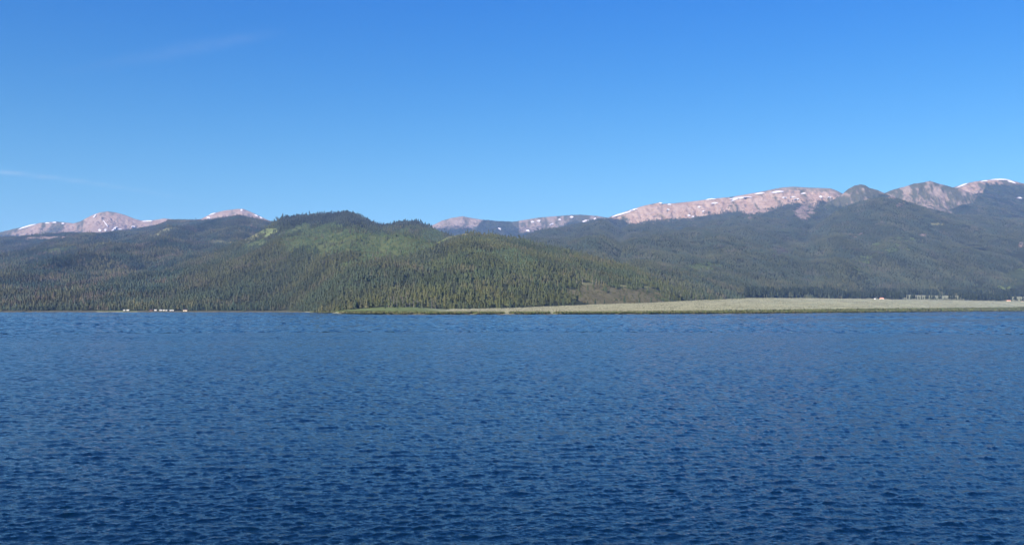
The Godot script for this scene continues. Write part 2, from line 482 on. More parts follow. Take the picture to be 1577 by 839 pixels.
func spots(called: String) -> Array:
	# clearings and bare places: centre, half sizes and tilt as seen from the lake; then what grows there
	match called:
		"forested_slope":
			return [[252, 354, 26, 2.2, -10, "grass"], [345, 373, 22, 2.0, 3, "grass"], [75, 366, 42, 2.0, -2, "scree"], [235, 362, 10, 1.5, -8, "grass"], [248, 466, 8, 3, -20, "young"], [90, 385, 30, 3, -6, "young"]]
		"central_hill":
			return [[335, 384, 40, 4.2, -26, "grass"], [387, 366, 15, 5, -25, "grass"], [412, 357, 20, 5, -8, "meadow"], [525, 372, 105, 24, 5, "young"], [395, 378, 26, 6, -10, "young"], [650, 372, 52, 13, -27, "young"], [560, 400, 40, 6, -15, "young"], [612, 364, 20, 6, -30, "young"]]
		"forested_spur":
			return [[700, 363, 34, 3.0, -3, "grass"], [650, 384, 42, 9, -27, "meadow"], [636, 396, 64, 16, -25, "young"], [545, 425, 30, 7, -9, "meadow"], [608, 421, 19, 6, -8, "meadow"], [938, 457, 76, 16, 2, "brown"], [908, 437, 24, 1.6, 3, "grass"], [958, 440, 40, 1.8, 3, "grass"], [1010, 456, 42, 10, 6, "shrub"], [935, 466, 24, 2.6, 0, "meadow"], [640, 374, 16, 4, -20, "young"], [780, 395, 50, 10, 8, "young"], [613, 462, 22, 8, 0, "bare"]]
		"rocky_scarp":
			return [[1241, 326, 18, 13, -30, "scree"], [1205, 388, 18, 6, -12, "heath"], [1265, 395, 12, 5, -10, "heath"], [1148, 324, 14, 6, 35, "scree"], [1278, 446, 20, 3.5, 6, "meadow"], [1318, 454, 8, 3.0, 0, "meadow"], [1085, 412, 30, 6, -5, "young"]]
		"forested_shoulder":
			return [[1376, 378, 32, 12, -12, "aspen"], [1330, 402, 26, 8, -28, "aspen"], [1352, 346, 9, 1.4, -28, "scree"], [1326, 361, 8, 1.2, -28, "scree"], [1388, 315, 7, 2.5, -20, "scree"], [1424, 362, 7, 1.8, -5, "scree"], [1373, 303, 10, 4, 10, "scree"], [1575, 378, 4, 6, 0, "scree"], [1510, 450, 34, 5, -4, "aspen"], [1560, 430, 24, 14, -30, "aspen"], [1450, 345, 14, 2, 0, "grass"]]
	return []


func spot_at(list: Array, px: float, py: float, wob: float) -> String:
	for s in list:
		var a := deg_to_rad(s[4])
		var dx: float = px - s[0]
		var dy: float = py - s[1]
		var u: float = (dx * cos(a) + dy * sin(a)) / s[2]
		var v: float = (-dx * sin(a) + dy * cos(a)) / s[3]
		if u * u + v * v < 1.0 + 1.1 * wob:
			return s[5]
	return ""


const ROCK := Color(0.385, 0.262, 0.193)
const PALE_ROCK := Color(0.48, 0.36, 0.285)
const GREY_ROCK := Color(0.20, 0.17, 0.15)
const ALPINE := Color(0.065, 0.08, 0.045)
const FLOOR := Color(0.050, 0.058, 0.034)


func ground_color(r: Ridge, list: Array, p: Vector3, px: float) -> Color:
	var py := py_of(p)
	var w1 := n_patch.get_noise_2d(p.x, p.z * 0.6 + p.y * 1.6)
	var w2 := n_patch.get_noise_2d(p.x * 3.3 + 500.0, p.z * 1.6 + p.y * 4.0)
	var rock := smoothstep(-1.5, 1.5, tab(r.rock_y, px) - py + 4.5 * w1 + 4.0 * w2)
	var c := FLOOR * (1.0 + 0.5 * w2)
	match spot_at(list, px, py, w1 + 0.6 * w2):
		"grass": c = Color(0.20, 0.20, 0.095) * (1.0 + 0.35 * w2)
		"meadow": c = Color(0.185, 0.22, 0.085) * (1.0 + 0.35 * w2)
		"young": c = Color(0.105, 0.125, 0.052) * (1.0 + 0.4 * w2)
		"aspen": c = Color(0.07, 0.085, 0.042) * (1.0 + 0.4 * w2)
		"brown": c = Color(0.155, 0.14, 0.075) * (1.0 + 0.35 * w2)
		"shrub": c = Color(0.11, 0.11, 0.055) * (1.0 + 0.35 * w2)
		"bare": c = Color(0.17, 0.14, 0.10)
		"heath": c = Color(0.085, 0.07, 0.066)
		"scree": c = PALE_ROCK * (0.6 + 0.3 * w2)
	if rock > 0.0:
		# bands of rock along the slope, chutes down it, talus low down, scrub on the ledges
		var band := n_fine.get_noise_2d(p.x * 0.14 + w1 * 30.0, p.y * 3.6)
		var chute := n_fine.get_noise_2d(p.x * 1.1, p.y * 0.6)
		var high := clampf((tab(r.crest_y, px) - p.y) / 170.0, 0.0, 1.0)      # 0 at the crest, 1 on the talus
		var k := clampf(0.42 + (0.75 * band + 0.45 * chute) * (1.15 - 0.75 * high) + 0.5 * w2 + 0.25 * (high - 0.4), 0.0, 1.0)
		var rc := GREY_ROCK.lerp(ROCK, smoothstep(0.05, 0.42, k)).lerp(PALE_ROCK, smoothstep(0.5, 1.0, k))
		if r.called in ["craggy_peak", "pyramid_peak", "distant_ridge"]: rc = rc.lerp(Color(0.27, 0.235, 0.21), 0.5)
		elif r.called == "rocky_summits": rc = rc.lerp(Color(0.31, 0.23, 0.19), 0.35)
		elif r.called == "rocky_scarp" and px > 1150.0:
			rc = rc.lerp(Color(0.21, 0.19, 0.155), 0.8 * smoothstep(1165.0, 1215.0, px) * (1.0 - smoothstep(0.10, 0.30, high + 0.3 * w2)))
		var green := 0.0
		match r.called:
			"rocky_scarp": green = smoothstep(0.30, 0.55, w1 - 0.2 * k + 0.15)
			"rocky_summits": green = smoothstep(0.0, 0.5, w1 + w2 * 0.4 + (0.1 if px < 125.0 else -0.2))
			"distant_ridge": green = smoothstep(-0.25, 0.35, w1 + w2 * 0.5 + (0.25 if px > 745.0 and px < 800.0 or px > 868.0 else -0.2))
			"pyramid_peak": green = smoothstep(-0.6, -0.05, w1 + w2 * 0.8)
			"craggy_peak": green = smoothstep(-0.3, 0.15, w1 + w2 * 0.9)
			"snowy_summit": green = smoothstep(-0.1, 0.4, w1 + w2)
		rc = rc.lerp(ALPINE, 0.85 * green)
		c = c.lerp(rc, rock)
	elif r.tree_h == 0.0 and r.called != "rocky_scarp":
		c = ALPINE * (0.8 + 0.5 * w2)
	c.a = 1.0
	return c


const RIDGE_LABELS := {
	"rocky_summits": "bare pinkish summits with snow patches far behind the left slope",
	"forested_slope": "long dark forested slope rising from the left shore",
	"central_hill": "rounded forested hill with a dark tree cap in the middle",
	"forested_spur": "nearer forested spur sloping down right to the sage meadow",
	"distant_ridge": "bluish distant ridge with snow specks between hill and scarp",
	"rocky_scarp": "long bare pink scarp above dark forest right of centre",
	"pyramid_peak": "small dark pyramid-shaped peak right of the pink scarp",
	"craggy_peak": "craggy brown peak with pale rock faces near the right edge",
	"snowy_summit": "broad summit with a snow rim at the right edge",
	"forested_shoulder": "broad forested mountain shoulder above the right meadow"}


func build_ridge(r: Ridge) -> void:
	var list := spots(r.called)
	var cols := int((r.to_px - r.from_px) / r.step) + 1
	var front := r.rows
	var rows := front + 8
	var v := PackedVector3Array()
	var c := PackedColorArray()
	v.resize(cols * rows)
	c.resize(cols * rows)
	for j in rows:
		for i in cols:
			var px := r.from_px + i * r.step
			var fd := tab(r.foot_d, px)
			var cd := tab(r.crest_d, px)
			var t: float
			if j < front:
				t = pow(float(j) / (front - 1), 0.8) * 1.03 - 0.03
				if r.drop > 0.0:
					var u := float(j) / (front - 1)
					var tc := 1.0 - 1.5 * r.run / (cd - fd)
					t = lerpf(-0.03, tc, u / 0.5) if u < 0.5 else lerpf(tc, 1.0, (u - 0.5) / 0.5)
			else:
				t = 1.0 + pow((j - front + 1) / 8.0, 2.0) * 0.6
			var dep := fd + (cd - fd) * t
			var p := at(px, dep, ridge_height(r, px, dep))
			v[j * cols + i] = p
			c[j * cols + i] = ground_color(r, list, p, px)
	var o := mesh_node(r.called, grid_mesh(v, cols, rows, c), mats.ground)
	meta(o, RIDGE_LABELS[r.called], "", "", "structure")


func build_meadow() -> void:
	var cols := 700
	var rows := 130
	var v := PackedVector3Array()
	var c := PackedColorArray()
	v.resize(cols * rows)
	c.resize(cols * rows)
	for j in rows:
		for i in cols:
			var px := lerpf(-300.0, 1900.0, i / (cols - 1.0))
			var s := tab(shore_tab, px) + 9.0 * n_mid.get_noise_2d(px * 9.0, 40.0)
			var e := tab(edge_tab, px) + 900.0
			var u := j / (rows - 1.0)
			var dep := s - 25.0 + 45.0 * (u / 0.2) if u < 0.2 else lerpf(s + 20.0, e, pow((u - 0.2) / 0.8, 1.5))
			var p := at(px, dep, meadow_height(px, dep))
			v[j * cols + i] = p
			var d := dep - tab(shore_tab, px)
			var w := n_patch.get_noise_2d(p.x, p.z * 0.5)
			var w2 := n_patch.get_noise_2d(p.x * 4.0, p.z * 1.5 + 900.0)
			var streak := n_mid.get_noise_2d(px * 0.9, p.z * 7.0)
			var sage := Color(0.405, 0.40, 0.265).lerp(Color(0.33, 0.365, 0.215), clampf(0.5 + 1.6 * streak, 0.0, 1.0)) * (1.0 + 0.25 * w + 0.22 * w2)
			var green := Color(0.16, 0.20, 0.075) * (1.0 + 0.3 * w2)
			var g := 0.0
			# the green knoll left of the middle, and greener ground along the foot of the spur
			g = maxf(g, smoothstep(720.0, 640.0, px) * smoothstep(60.0, 110.0, d + 60.0 * w))
			if px < 470.0: g = 0.75
			var t := d / maxf(tab(edge_tab, px) - tab(shore_tab, px), 1.0)
			if px > 900.0 and px < 1190.0: g = maxf(g, smoothstep(0.80, 0.95, t + 0.15 * w))
			if t > 1.0: sage = sage * 0.8
			var col := sage.lerp(green, clampf(g, 0, 1))
			if d < 4.0: col = Color(0.30, 0.26, 0.20) * (1.0 + 0.3 * w2)
			elif d < 26.0: col = col.lerp(Color(0.14, 0.15, 0.07), 0.8 * (1.0 - smoothstep(12.0, 26.0, d)))
			if px < 470.0 and px > -400.0 and absf(px - 180.0) > 30.0: col = col.lerp(Color(0.10, 0.09, 0.06), 0.75)
			col.a = 1.0
			c[j * cols + i] = col
	var o := mesh_node("meadow_ground", grid_mesh(v, cols, rows, c), mats.ground)
	meta(o, "pale sage meadow and shore strip beyond the lake", "", "", "structure")


# ------------------------------------------------------------------ the lake
var wave_n := 256




func fft2(re: PackedFloat32Array, im: PackedFloat32Array) -> Array:
	var n := wave_n
	var bits := 8
	var rev := PackedInt32Array()
	rev.resize(n)
	for i in n:
		var x := i
		var y := 0
		for k in bits:
			y = (y << 1) | (x & 1)
			x >>= 1
		rev[i] = y
	var cw := PackedFloat32Array()
	var sw := PackedFloat32Array()
	cw.resize(n / 2); sw.resize(n / 2)
	for i in n / 2:
		cw[i] = cos(TAU * i / n)
		sw[i] = sin(TAU * i / n)
	for pass_no in 2:
		var stride := 1 if pass_no == 0 else n
		var line := n if pass_no == 0 else 1
		for l in n:
			var base := l * line
			for i in n:
				var j := rev[i]
				if j > i:
					var p := base + i * stride
					var q := base + j * stride
					var tr := re[p]; re[p] = re[q]; re[q] = tr
					tr = im[p]; im[p] = im[q]; im[q] = tr
			var size := 2
			while size <= n:
				var half := size >> 1
				var ws := n / size
				for s in range(0, n, size):
					for k in half:
						var p := base + (s + k) * stride
						var q := p + half * stride
						var wr := cw[k * ws]
						var wi := sw[k * ws]
						var xr := re[q] * wr - im[q] * wi
						var xi := re[q] * wi + im[q] * wr
						re[q] = re[p] - xr
						im[q] = im[p] - xi
						re[p] += xr
						im[p] += xi
				size <<= 1
	return [re, im]


func wave_tile(length: float, peak: float, shortest: float, wind: float, rms: float) -> Array:
	# one tile of wind waves: height and the sideways pull that sharpens the crests
	var n := wave_n
	var g := RandomNumberGenerator.new()
	g.seed = int(length * 100.0) + 7
	var fr: Array = []
	for k in 3:
		var a := PackedFloat32Array()
		a.resize(n * n)
		var b := a.duplicate()
		fr.append([a, b])
	var kp := TAU / peak
	for j in n:
		var kz := TAU / length * (j if j < n / 2 else j - n)
		for i in n:
			var kx := TAU / length * (i if i < n / 2 else i - n)
			var k := sqrt(kx * kx + kz * kz)
			var ga := g.randfn()
			var gb := g.randfn()
			if k < 0.01 or k > TAU / shortest: continue
			var cs := (kx * sin(wind) + kz * cos(wind)) / k
			if cs <= 0.0: continue
			var am := exp(-0.65 * pow(kp / k, 4.0)) * pow(k / kp, -1.85) * pow(cs, 1.8)
			var re := ga * am
			var im := gb * am
			var q := j * n + i
			fr[0][0][q] = re; fr[0][1][q] = im
			fr[1][0][q] = re * kx / k; fr[1][1][q] = im * kx / k
			fr[2][0][q] = re * kz / k; fr[2][1][q] = im * kz / k
	var out := []
	var hh: Array = fft2(fr[0][0], fr[0][1])
	var xx: Array = fft2(fr[1][0], fr[1][1])
	var zz: Array = fft2(fr[2][0], fr[2][1])
	var h: PackedFloat32Array = hh[0]
	var sum := 0.0
	for q in n * n:
		sum += h[q] * h[q]
	var f := rms / sqrt(sum / (n * n))
	var dx: PackedFloat32Array = xx[1]
	var dz: PackedFloat32Array = zz[1]
	for q in n * n:
		h[q] *= f
		dx[q] *= -f
		dz[q] *= -f
	out = [h, dx, dz, length]
	return out


var tiles: Array = []


func wave(x: float, z: float) -> Vector3:
	var o := Vector3.ZERO
	for t in tiles:
		var cs: float = t[4]
		var sn: float = t[5]
		var u := (x * cs - z * sn) / (t[3] as float)
		var w := (x * sn + z * cs) / (t[3] as float)
		u = (u - floorf(u)) * wave_n
		w = (w - floorf(w)) * wave_n
		var i := int(u) % wave_n
		var j := int(w) % wave_n
		var fu := u - floorf(u)
		var fw := w - floorf(w)
		var i1 := (i + 1) % wave_n
		var a := j * wave_n + i
		var b := j * wave_n + i1
		j = (j + 1) % wave_n
		var c := j * wave_n + i
		var d := j * wave_n + i1
		var wa := (1.0 - fu) * (1.0 - fw)
		var wb := fu * (1.0 - fw)
		var wc := (1.0 - fu) * fw
		var wd := fu * fw
		var h: PackedFloat32Array = t[0]
		var dx: PackedFloat32Array = t[1]
		var dz: PackedFloat32Array = t[2]
		var am: float = t[6]
		var xx := (dx[a] * wa + dx[b] * wb + dx[c] * wc + dx[d] * wd) * am
		var zz := (dz[a] * wa + dz[b] * wb + dz[c] * wc + dz[d] * wd) * am
		o.y += (h[a] * wa + h[b] * wb + h[c] * wc + h[d] * wd) * am
		o.x += xx * cs + zz * sn
		o.z += -xx * sn + zz * cs
	return o


func build_lake() -> void:
	var big := wave_tile(11.0, 0.47, 0.12, 0.25, 0.0085)
	var small := wave_tile(4.3, 0.19, 0.07, -0.35, 0.0029)
	tiles = [[big[0], big[1], big[2], 8.6, cos(0.0), sin(0.0), 0.72], [big[0], big[1], big[2], 14.0, cos(0.45), sin(0.45), 0.8], [big[0], big[1], big[2], 30.0, cos(-0.3), sin(-0.3), 1.2], [small[0], small[1], small[2], 3.3, cos(0.2), sin(0.2), 1.2]]
	var radii := PackedFloat32Array()
	var r := 14.0
	while r < 230.0:
		radii.append(r)
		r += clampf(r * r / 5020.0 * 0.6, 0.065, 0.2)
	radii.append(230.0)
	var cols := 550
	var rows := radii.size()
	var v := PackedVector3Array()
	v.resize(cols * rows)
	for j in rows:
		var rad := radii[j]
		for i in cols:
			var a := lerpf(-0.65, 0.65, i / (cols - 1.0))
			var x := rad * sin(a)
			var z := -rad * cos(a)
			var gust := (1.0 + 0.4 * n_patch.get_noise_2d(x * 0.5, z * 2.2) + 0.12 * n_patch.get_noise_2d(x * 4.5 + 700.0, z * 7.0)) * lerpf(1.08, 0.95, smoothstep(22.0, 90.0, rad))
			var d := wave(x, z) * gust
			v[j * cols + i] = Vector3(x + d.x, d.y, z + d.z)
	var near := grid_mesh(v, cols, rows, PackedColorArray())
	near.surface_set_material(0, mats.water)
	# the water to either side and close in below the viewer, more coarsely
	for part_no in 3:
		var a0: float = [-1.3, 0.64, -0.66][part_no]
		var a1: float = [-0.64, 1.3, 0.66][part_no]
		var sr := PackedFloat32Array()
		r = 2.0
		while r < (14.1 if part_no == 2 else 130.0):
			sr.append(r)
			r += clampf(r * 0.012, 0.1, 0.5)
		var sc := 190
		var sv := PackedVector3Array()
		sv.resize(sc * sr.size())
		for j in sr.size():
			for i in sc:
				var a := lerpf(a0, a1, i / (sc - 1.0))
				var x := sr[j] * sin(a)
				var z := -sr[j] * cos(a)
				var d := wave(x * 0.6, z * 0.6) * 1.5
				sv[j * sc + i] = Vector3(x + d.x, d.y - 0.004, z + d.z)
		near.add_surface_from_arrays(Mesh.PRIMITIVE_TRIANGLES, grid_mesh(sv, sc, sr.size(), PackedColorArray()).surface_get_arrays(0))
		near.surface_set_material(near.get_surface_count() - 1, mats.water)
	# and the rest of the lake, out of sight from here
	for part_no in 2:
		var sc := 90
		var sr := 24
		var sv := PackedVector3Array()
		sv.resize(sc * sr)
		for j in sr:
			var rad: float = 228.0 * j / (sr - 1.0) if part_no == 0 else 120.0 * pow(50.0, j / (sr - 1.0))
			for i in sc:
				var a: float = TAU * i / (sc - 1.0) if part_no == 0 else lerpf(0.575, TAU - 0.575, i / (sc - 1.0))
				sv[j * sc + i] = Vector3(rad * sin(a), -0.16, -rad * cos(a))
		near.add_surface_from_arrays(Mesh.PRIMITIVE_TRIANGLES, grid_mesh(sv, sc, sr, PackedColorArray()).surface_get_arrays(0))
		near.surface_set_material(near.get_surface_count() - 1, mats.water)
	# the far lake: longer waves of the same steepness, a grid that widens with distance
	var radii2 := PackedFloat32Array()
	r = 228.5
	while r < 3800.0:
		radii2.append(r)
		r *= 1.0036
	for q in [4200.0, 4800.0, 5600.0]: radii2.append(q)
	var fc := 400
	var fr := radii2.size()
	var fv := PackedVector3Array()
	fv.resize(fc * fr)
	tiles.resize(2)
	for j in fr:
		var rad := radii2[j]
		var lev := maxf(0.0, log(rad / 228.5) / log(2.0)) + 2.0
		var k := floorf(lev)
		var w := lev - k
		var s1 := pow(2.0, k)
		var s2 := s1 * 2.0
		var norm := 1.0 / sqrt((1.0 - w) * (1.0 - w) + w * w)
		var fade := (1.0 - smoothstep(3300.0, 3800.0, rad))
		for i in fc:
			var a := lerpf(-0.58, 0.58, i / (fc - 1.0))
			if rad > 3900.0: a *= 1.5
			var x := rad * sin(a)
			var z := -rad * cos(a)
			var gust := (1.0 + 0.4 * n_mid.get_noise_2d(x * 0.4, z * 0.9) + 0.5 * n_patch.get_noise_2d(x * 0.13, z * 0.8))
			var y := 0.0
			if fade > 0.0:
				y = (wave(x / s1, z / s1).y * s1 * (1.0 - w) + wave(x / s2, z / s2).y * s2 * w) * norm * fade * gust * lerpf(1.45, 1.1, smoothstep(350.0, 1200.0, rad))
			fv[j * fc + i] = Vector3(x, y, z)
	var far := grid_mesh(fv, fc, fr, PackedColorArray())
	near.add_surface_from_arrays(Mesh.PRIMITIVE_TRIANGLES, far.surface_get_arrays(0))
	near.surface_set_material(near.get_surface_count() - 1, mats.water)
	var o := mesh_node("lake_water", near, null)
	meta(o, "deep blue lake ruffled by small wind waves", "", "", "structure")


# ------------------------------------------------------------------ snow
func on_slope(r: Ridge, px: float, py: float) -> Vector3:
	var fd := tab(r.foot_d, px)
	var cd := tab(r.crest_d, px)
	var last := cd
	for k in range(0, 160):
		var dep := cd - (cd - fd) * k / 160.0
		var p := at(px, dep, ridge_height(r, px, dep))
		if py_of(p) >= py:
			var lo := last
			var hi := dep
			for q in 10:
				var m := (lo + hi) / 2.0
				if py_of(at(px, m, ridge_height(r, px, m))) >= py: hi = m
				else: lo = m
			return at(px, hi, ridge_height(r, px, hi))
		last = dep
	return at(px, fd, ridge_height(r, px, fd))


func build_snow() -> void:
	var all := {
		"rocky_summits": [[38, 350, 15, 1.5, -17], [70, 344.5, 4, 0.8, 0], [81, 343.5, 4, 1.0, 0], [94, 345, 2.5, 1, 0], [143, 333.5, 3.5, 1.6, -50], [160, 345, 7.5, 1.1, 52], [151, 355.5, 2.6, 2.6, 0], [160, 355, 2, 2.6, 0], [174, 353, 6, 1.9, -38], [203, 350, 4, 1.4, 0], [182, 354, 3, 1, 0], [118, 355, 2, 1.4, 0], [224, 341.5, 9, 1.2, -4], [246, 341, 2, 1, 0], [325, 330.5, 5.5, 1.1, -17], [319, 336, 3.5, 1.5, 10], [370, 324.5, 1.8, 2.0, 0], [371, 329, 1.8, 1.6, 0], [393, 333, 4, 0.8, 25], [400, 336, 3, 0.8, 25]],
		"distant_ridge": [[881, 335, 3.5, 1.4, 0], [902, 341, 5, 1.8, -10], [917, 338, 3.5, 2.4, -30], [930, 338, 3, 0.9, 0], [820, 342.5, 2.6, 1.4, 0], [830, 341, 3, 1.8, -10], [813, 356, 3, 2, 10], [769, 353, 3, 1.3, 20], [776, 349.5, 1.6, 0.9, 0], [850, 346, 4, 1.0, -20], [862, 339, 2.5, 1.0, 0], [806, 345, 2, 1, 0]],
		"rocky_scarp": [[957, 331, 17, 1.5, -15], [976, 324.5, 8, 1.2, -18], [1143, 306, 19, 1.9, -4], [1133, 308.5, 9, 1.5, -22], [1199, 296.5, 9.5, 1.7, -5], [1172, 299, 8, 1.2, -6], [1101, 314, 5, 1.5, -10], [1078, 320, 2, 2.0, 0], [1096, 308, 8, 0.7, -5], [1032, 316, 3.5, 0.9, 0], [1018, 314, 3, 0.9, 0], [1049, 334, 2.2, 1.2, 0], [1062, 333, 2.5, 1.3, 0], [1068, 335, 2.6, 1.2, -10], [1076, 334, 2.4, 1.0, 0], [1030, 324, 3, 1.0, 0], [1260, 303, 2.4, 1.6, 0], [1266, 304, 2.6, 1.9, 0], [1223, 304.5, 4.5, 1.0, -5], [1229, 308, 5, 0.9, -5], [1240, 299, 4, 0.9, -4], [1280, 305, 3, 0.8, 0], [1210, 305.5, 4, 0.8, 0], [1084, 327, 2.6, 1.0, -40]],
		"pyramid_peak": [[1314, 306, 1.6, 1.2, 0], [1327, 312, 1.8, 1.2, 0]],
		"snowy_summit": [[1486, 286.5, 10, 1.4, -20], [1545, 277.6, 15, 0.9, 1], [1562, 281, 7, 1.5, 18], [1573, 306, 5, 1.1, 0], [1520, 280, 6, 0.7, -5]]}
	for called in all:
		var r: Ridge = by_name[called]
		var host: Node = get_node(NodePath(called))
		for s in all[called]:
			if s[2] < 2.45 and s[3] < 1.7: continue     # specks too small to see from the lake
			var st := SurfaceTool.new()
			st.begin(Mesh.PRIMITIVE_TRIANGLES)
			var a := deg_to_rad(s[4])
			var sides := 14
			var pts := [on_slope(r, s[0], s[1])]
			for ring in 2:
				for k in sides:
					var th := TAU * k / sides
					var q := (0.55 if ring == 0 else 1.0) * (1.0 + (0.0 if ring == 0 else rng.randf_range(-0.35, 0.25)))
					var u: float = cos(th) * s[2] * q * 1.0
					var w: float = sin(th) * s[3] * q * 0.72
					pts.append(on_slope(r, s[0] + u * cos(a) - w * sin(a), s[1] + u * sin(a) + w * cos(a)))
			for k in pts.size():
				var lift := 16.0 if k <= sides else 7.0
				pts[k] += (Vector3(0, EYE, 0) - pts[k]).normalized() * lift * 0.6 + Vector3.UP * lift * 0.8
			for k in sides:
				var k2 := (k + 1) % sides
				for t in [[0, 1 + k, 1 + k2], [1 + k, 1 + sides + k, 1 + sides + k2], [1 + k, 1 + sides + k2, 1 + k2]]:
					var pa: Vector3 = pts[t[0]]
					var pb: Vector3 = pts[t[1]]
					var pc: Vector3 = pts[t[2]]
					if (pb - pa).cross(pc - pa).dot(Vector3(0, 0.5, 0.85)) > 0.0:
						var q := pb
						pb = pc
						pc = q
					for q in [pa, pb, pc]:
						st.set_normal(Vector3(0, 0.8, 0.6))
						st.add_vertex(q)
			mesh_node("snow_patch", st.commit(), mats.snow, host)


# ------------------------------------------------------------------ trees
func tri(st: SurfaceTool, a: Vector3, b: Vector3, c: Vector3, col: Color) -> void:
	for p in [a, b, c]:
		st.set_color(col)
		st.add_vertex(p)


func crown(st: SurfaceTool, base: Vector3, low: float, high: float, rad: float, tiers: int, sides: int, col: Color, jag := 0.35) -> void:
	for k in tiers:
		var f := k / float(tiers)
		var y0 := lerpf(low, high, f)
		var y1 := lerpf(low, high, minf(1.0, f + 1.7 / tiers))
		var rr := rad * pow(1.0 - f, 0.8) + 0.08 * rad
		var turn := rng.randf() * TAU
		var ring := []
		for s in sides:
			var th := turn + TAU * s / sides
			var q := rr * (1.0 + rng.randf_range(-jag, jag))
			ring.append(base + Vector3(cos(th) * q, y0 + rng.randf_range(-0.1, 0.1) * (high - low) / tiers, sin(th) * q))
		var top := base + Vector3(rng.randf_range(-0.1, 0.1) * rr, y1, rng.randf_range(-0.1, 0.1) * rr)
		for s in sides:
			var sh := rng.randf_range(0.75, 1.25)
			tri(st, ring[s], top, ring[(s + 1) % sides], Color(col.r * sh, col.g * sh, col.b * sh))


func stem(st: SurfaceTool, base: Vector3, h: float, r0: float, r1: float, sides: int, col: Color) -> void:
	for s in sides:
		var a := TAU * s / sides
		var b := TAU * (s + 1) / sides
		var p0 := base + Vector3(cos(a) * r0, -1.0, sin(a) * r0)
		var p1 := base + Vector3(cos(b) * r0, -1.0, sin(b) * r0)
		var q0 := base + Vector3(cos(a) * r1, h, sin(a) * r1)
		var q1 := base + Vector3(cos(b) * r1, h, sin(b) * r1)
		tri(st, p0, q0, p1, col)
		tri(st, p1, q0, q1, col)


func conifer_clump(count: int, size: float, hmin: float, hmax: float, young := false) -> ArrayMesh:
	var st := SurfaceTool.new()
	st.begin(Mesh.PRIMITIVE_TRIANGLES)
	st.set_smooth_group(-1)
	var knot := Vector2.ZERO
	for k in count:
		if k % 4 == 0: knot = Vector2(rng.randf_range(-0.5, 0.5), rng.randf_range(-0.5, 0.5))
		var loose := 0.13 if rng.randf() < 0.7 else 0.6
		var x := clampf(knot.x + rng.randfn() * loose, -0.6, 0.6)
		var z := clampf(knot.y + rng.randfn() * loose, -0.6, 0.6)
		var base := Vector3(x * size, 0, z * size)
		var h := rng.randf_range(hmin, hmax)
		if rng.randf() < 0.12: h *= 1.3
		elif rng.randf() < 0.3: h *= 0.6
		var pick := rng.randf()
		var col := Color(1, 1, 1)
		if pick < 0.15: col = Color(1.35, 1.2, 0.9)
		elif pick < 0.3: col = Color(0.7, 0.8, 0.95)
		elif pick < 0.36: col = Color(1.7, 1.15, 0.95)
		if not young and rng.randf() < 0.07:
			stem(st, base, h * 0.95, 0.35, 0.1, 3, Color(4.2, 3.3, 4.0))       # a bare grey snag
			continue
		var low := h * (0.08 if young else rng.randf_range(0.12, 0.34))
		if not young: stem(st, base, low + h * 0.2, 0.32, 0.22, 3, Color(2.9, 2.1, 2.5))
		crown(st, base, low, h, h * rng.randf_range(0.15, 0.23) * (1.5 if young else 1.0), 3, 5, col)
	st.generate_normals()
	return st.commit()


func round_clump(count: int, size: float, hmin: float, hmax: float) -> ArrayMesh:
	# broad-leaved bushes and aspens: loose heaps of leaf facets
	var st := SurfaceTool.new()
	st.begin(Mesh.PRIMITIVE_TRIANGLES)
	st.set_smooth_group(-1)
	for k in count:
		var base := Vector3(rng.randf_range(-0.5, 0.5) * size, 0, rng.randf_range(-0.5, 0.5) * size)
		leaf_heap(st, base, rng.randf_range(hmin, hmax), 14)
	st.generate_normals()
	return st.commit()


func leaf_heap(st: SurfaceTool, base: Vector3, h: float, leaves: int, wide := 0.55) -> void:
	for q in leaves:
		var d := Vector3(rng.randfn(), rng.randfn(), rng.randfn()).normalized()
		var p := base + Vector3(d.x * h * wide, h * 0.5 + d.y * h * 0.45, d.z * h * wide) * 1.0
		var u := d.cross(Vector3(rng.randf(), 1.0, rng.randf())).normalized() * h * 0.32
		var w := d.cross(u).normalized() * h * 0.30
		var bend := d * h * 0.12
		var sh := rng.randf_range(0.65, 1.3)
		var col := Color(sh, sh, sh * 0.95)
		tri(st, p - u - w * 0.6, p + bend + w, p + u - w * 0.6, col)
		tri(st, p - u * 0.8 + w * 0.5 - bend, p + u * 0.7 + w * 0.8, p + u * 0.2 - w, col)


func land(px: float, dep: float) -> float:
	var h := meadow_height(px, dep)
	for r in ridges:
		if px >= r.from_px and px <= r.to_px:
			h = maxf(h, ridge_height(r, px, dep))
	return h


func scatter(called: String, label: String, category: String, m: Mesh, where: Array, tint: Array) -> void:
	var mm := MultiMesh.new()
	mm.transform_format = MultiMesh.TRANSFORM_3D
	mm.use_colors = true
	mm.mesh = m
	mm.instance_count = where.size()
	for i in where.size():
		mm.set_instance_transform(i, where[i])
		mm.set_instance_color(i, tint[i])
	var o := MultiMeshInstance3D.new()
	o.name = numbered(called)
	o.multimesh = mm
	o.material_override = mats.leaf
	add_child(o, true)
	meta(o, label, category, "", "stuff")


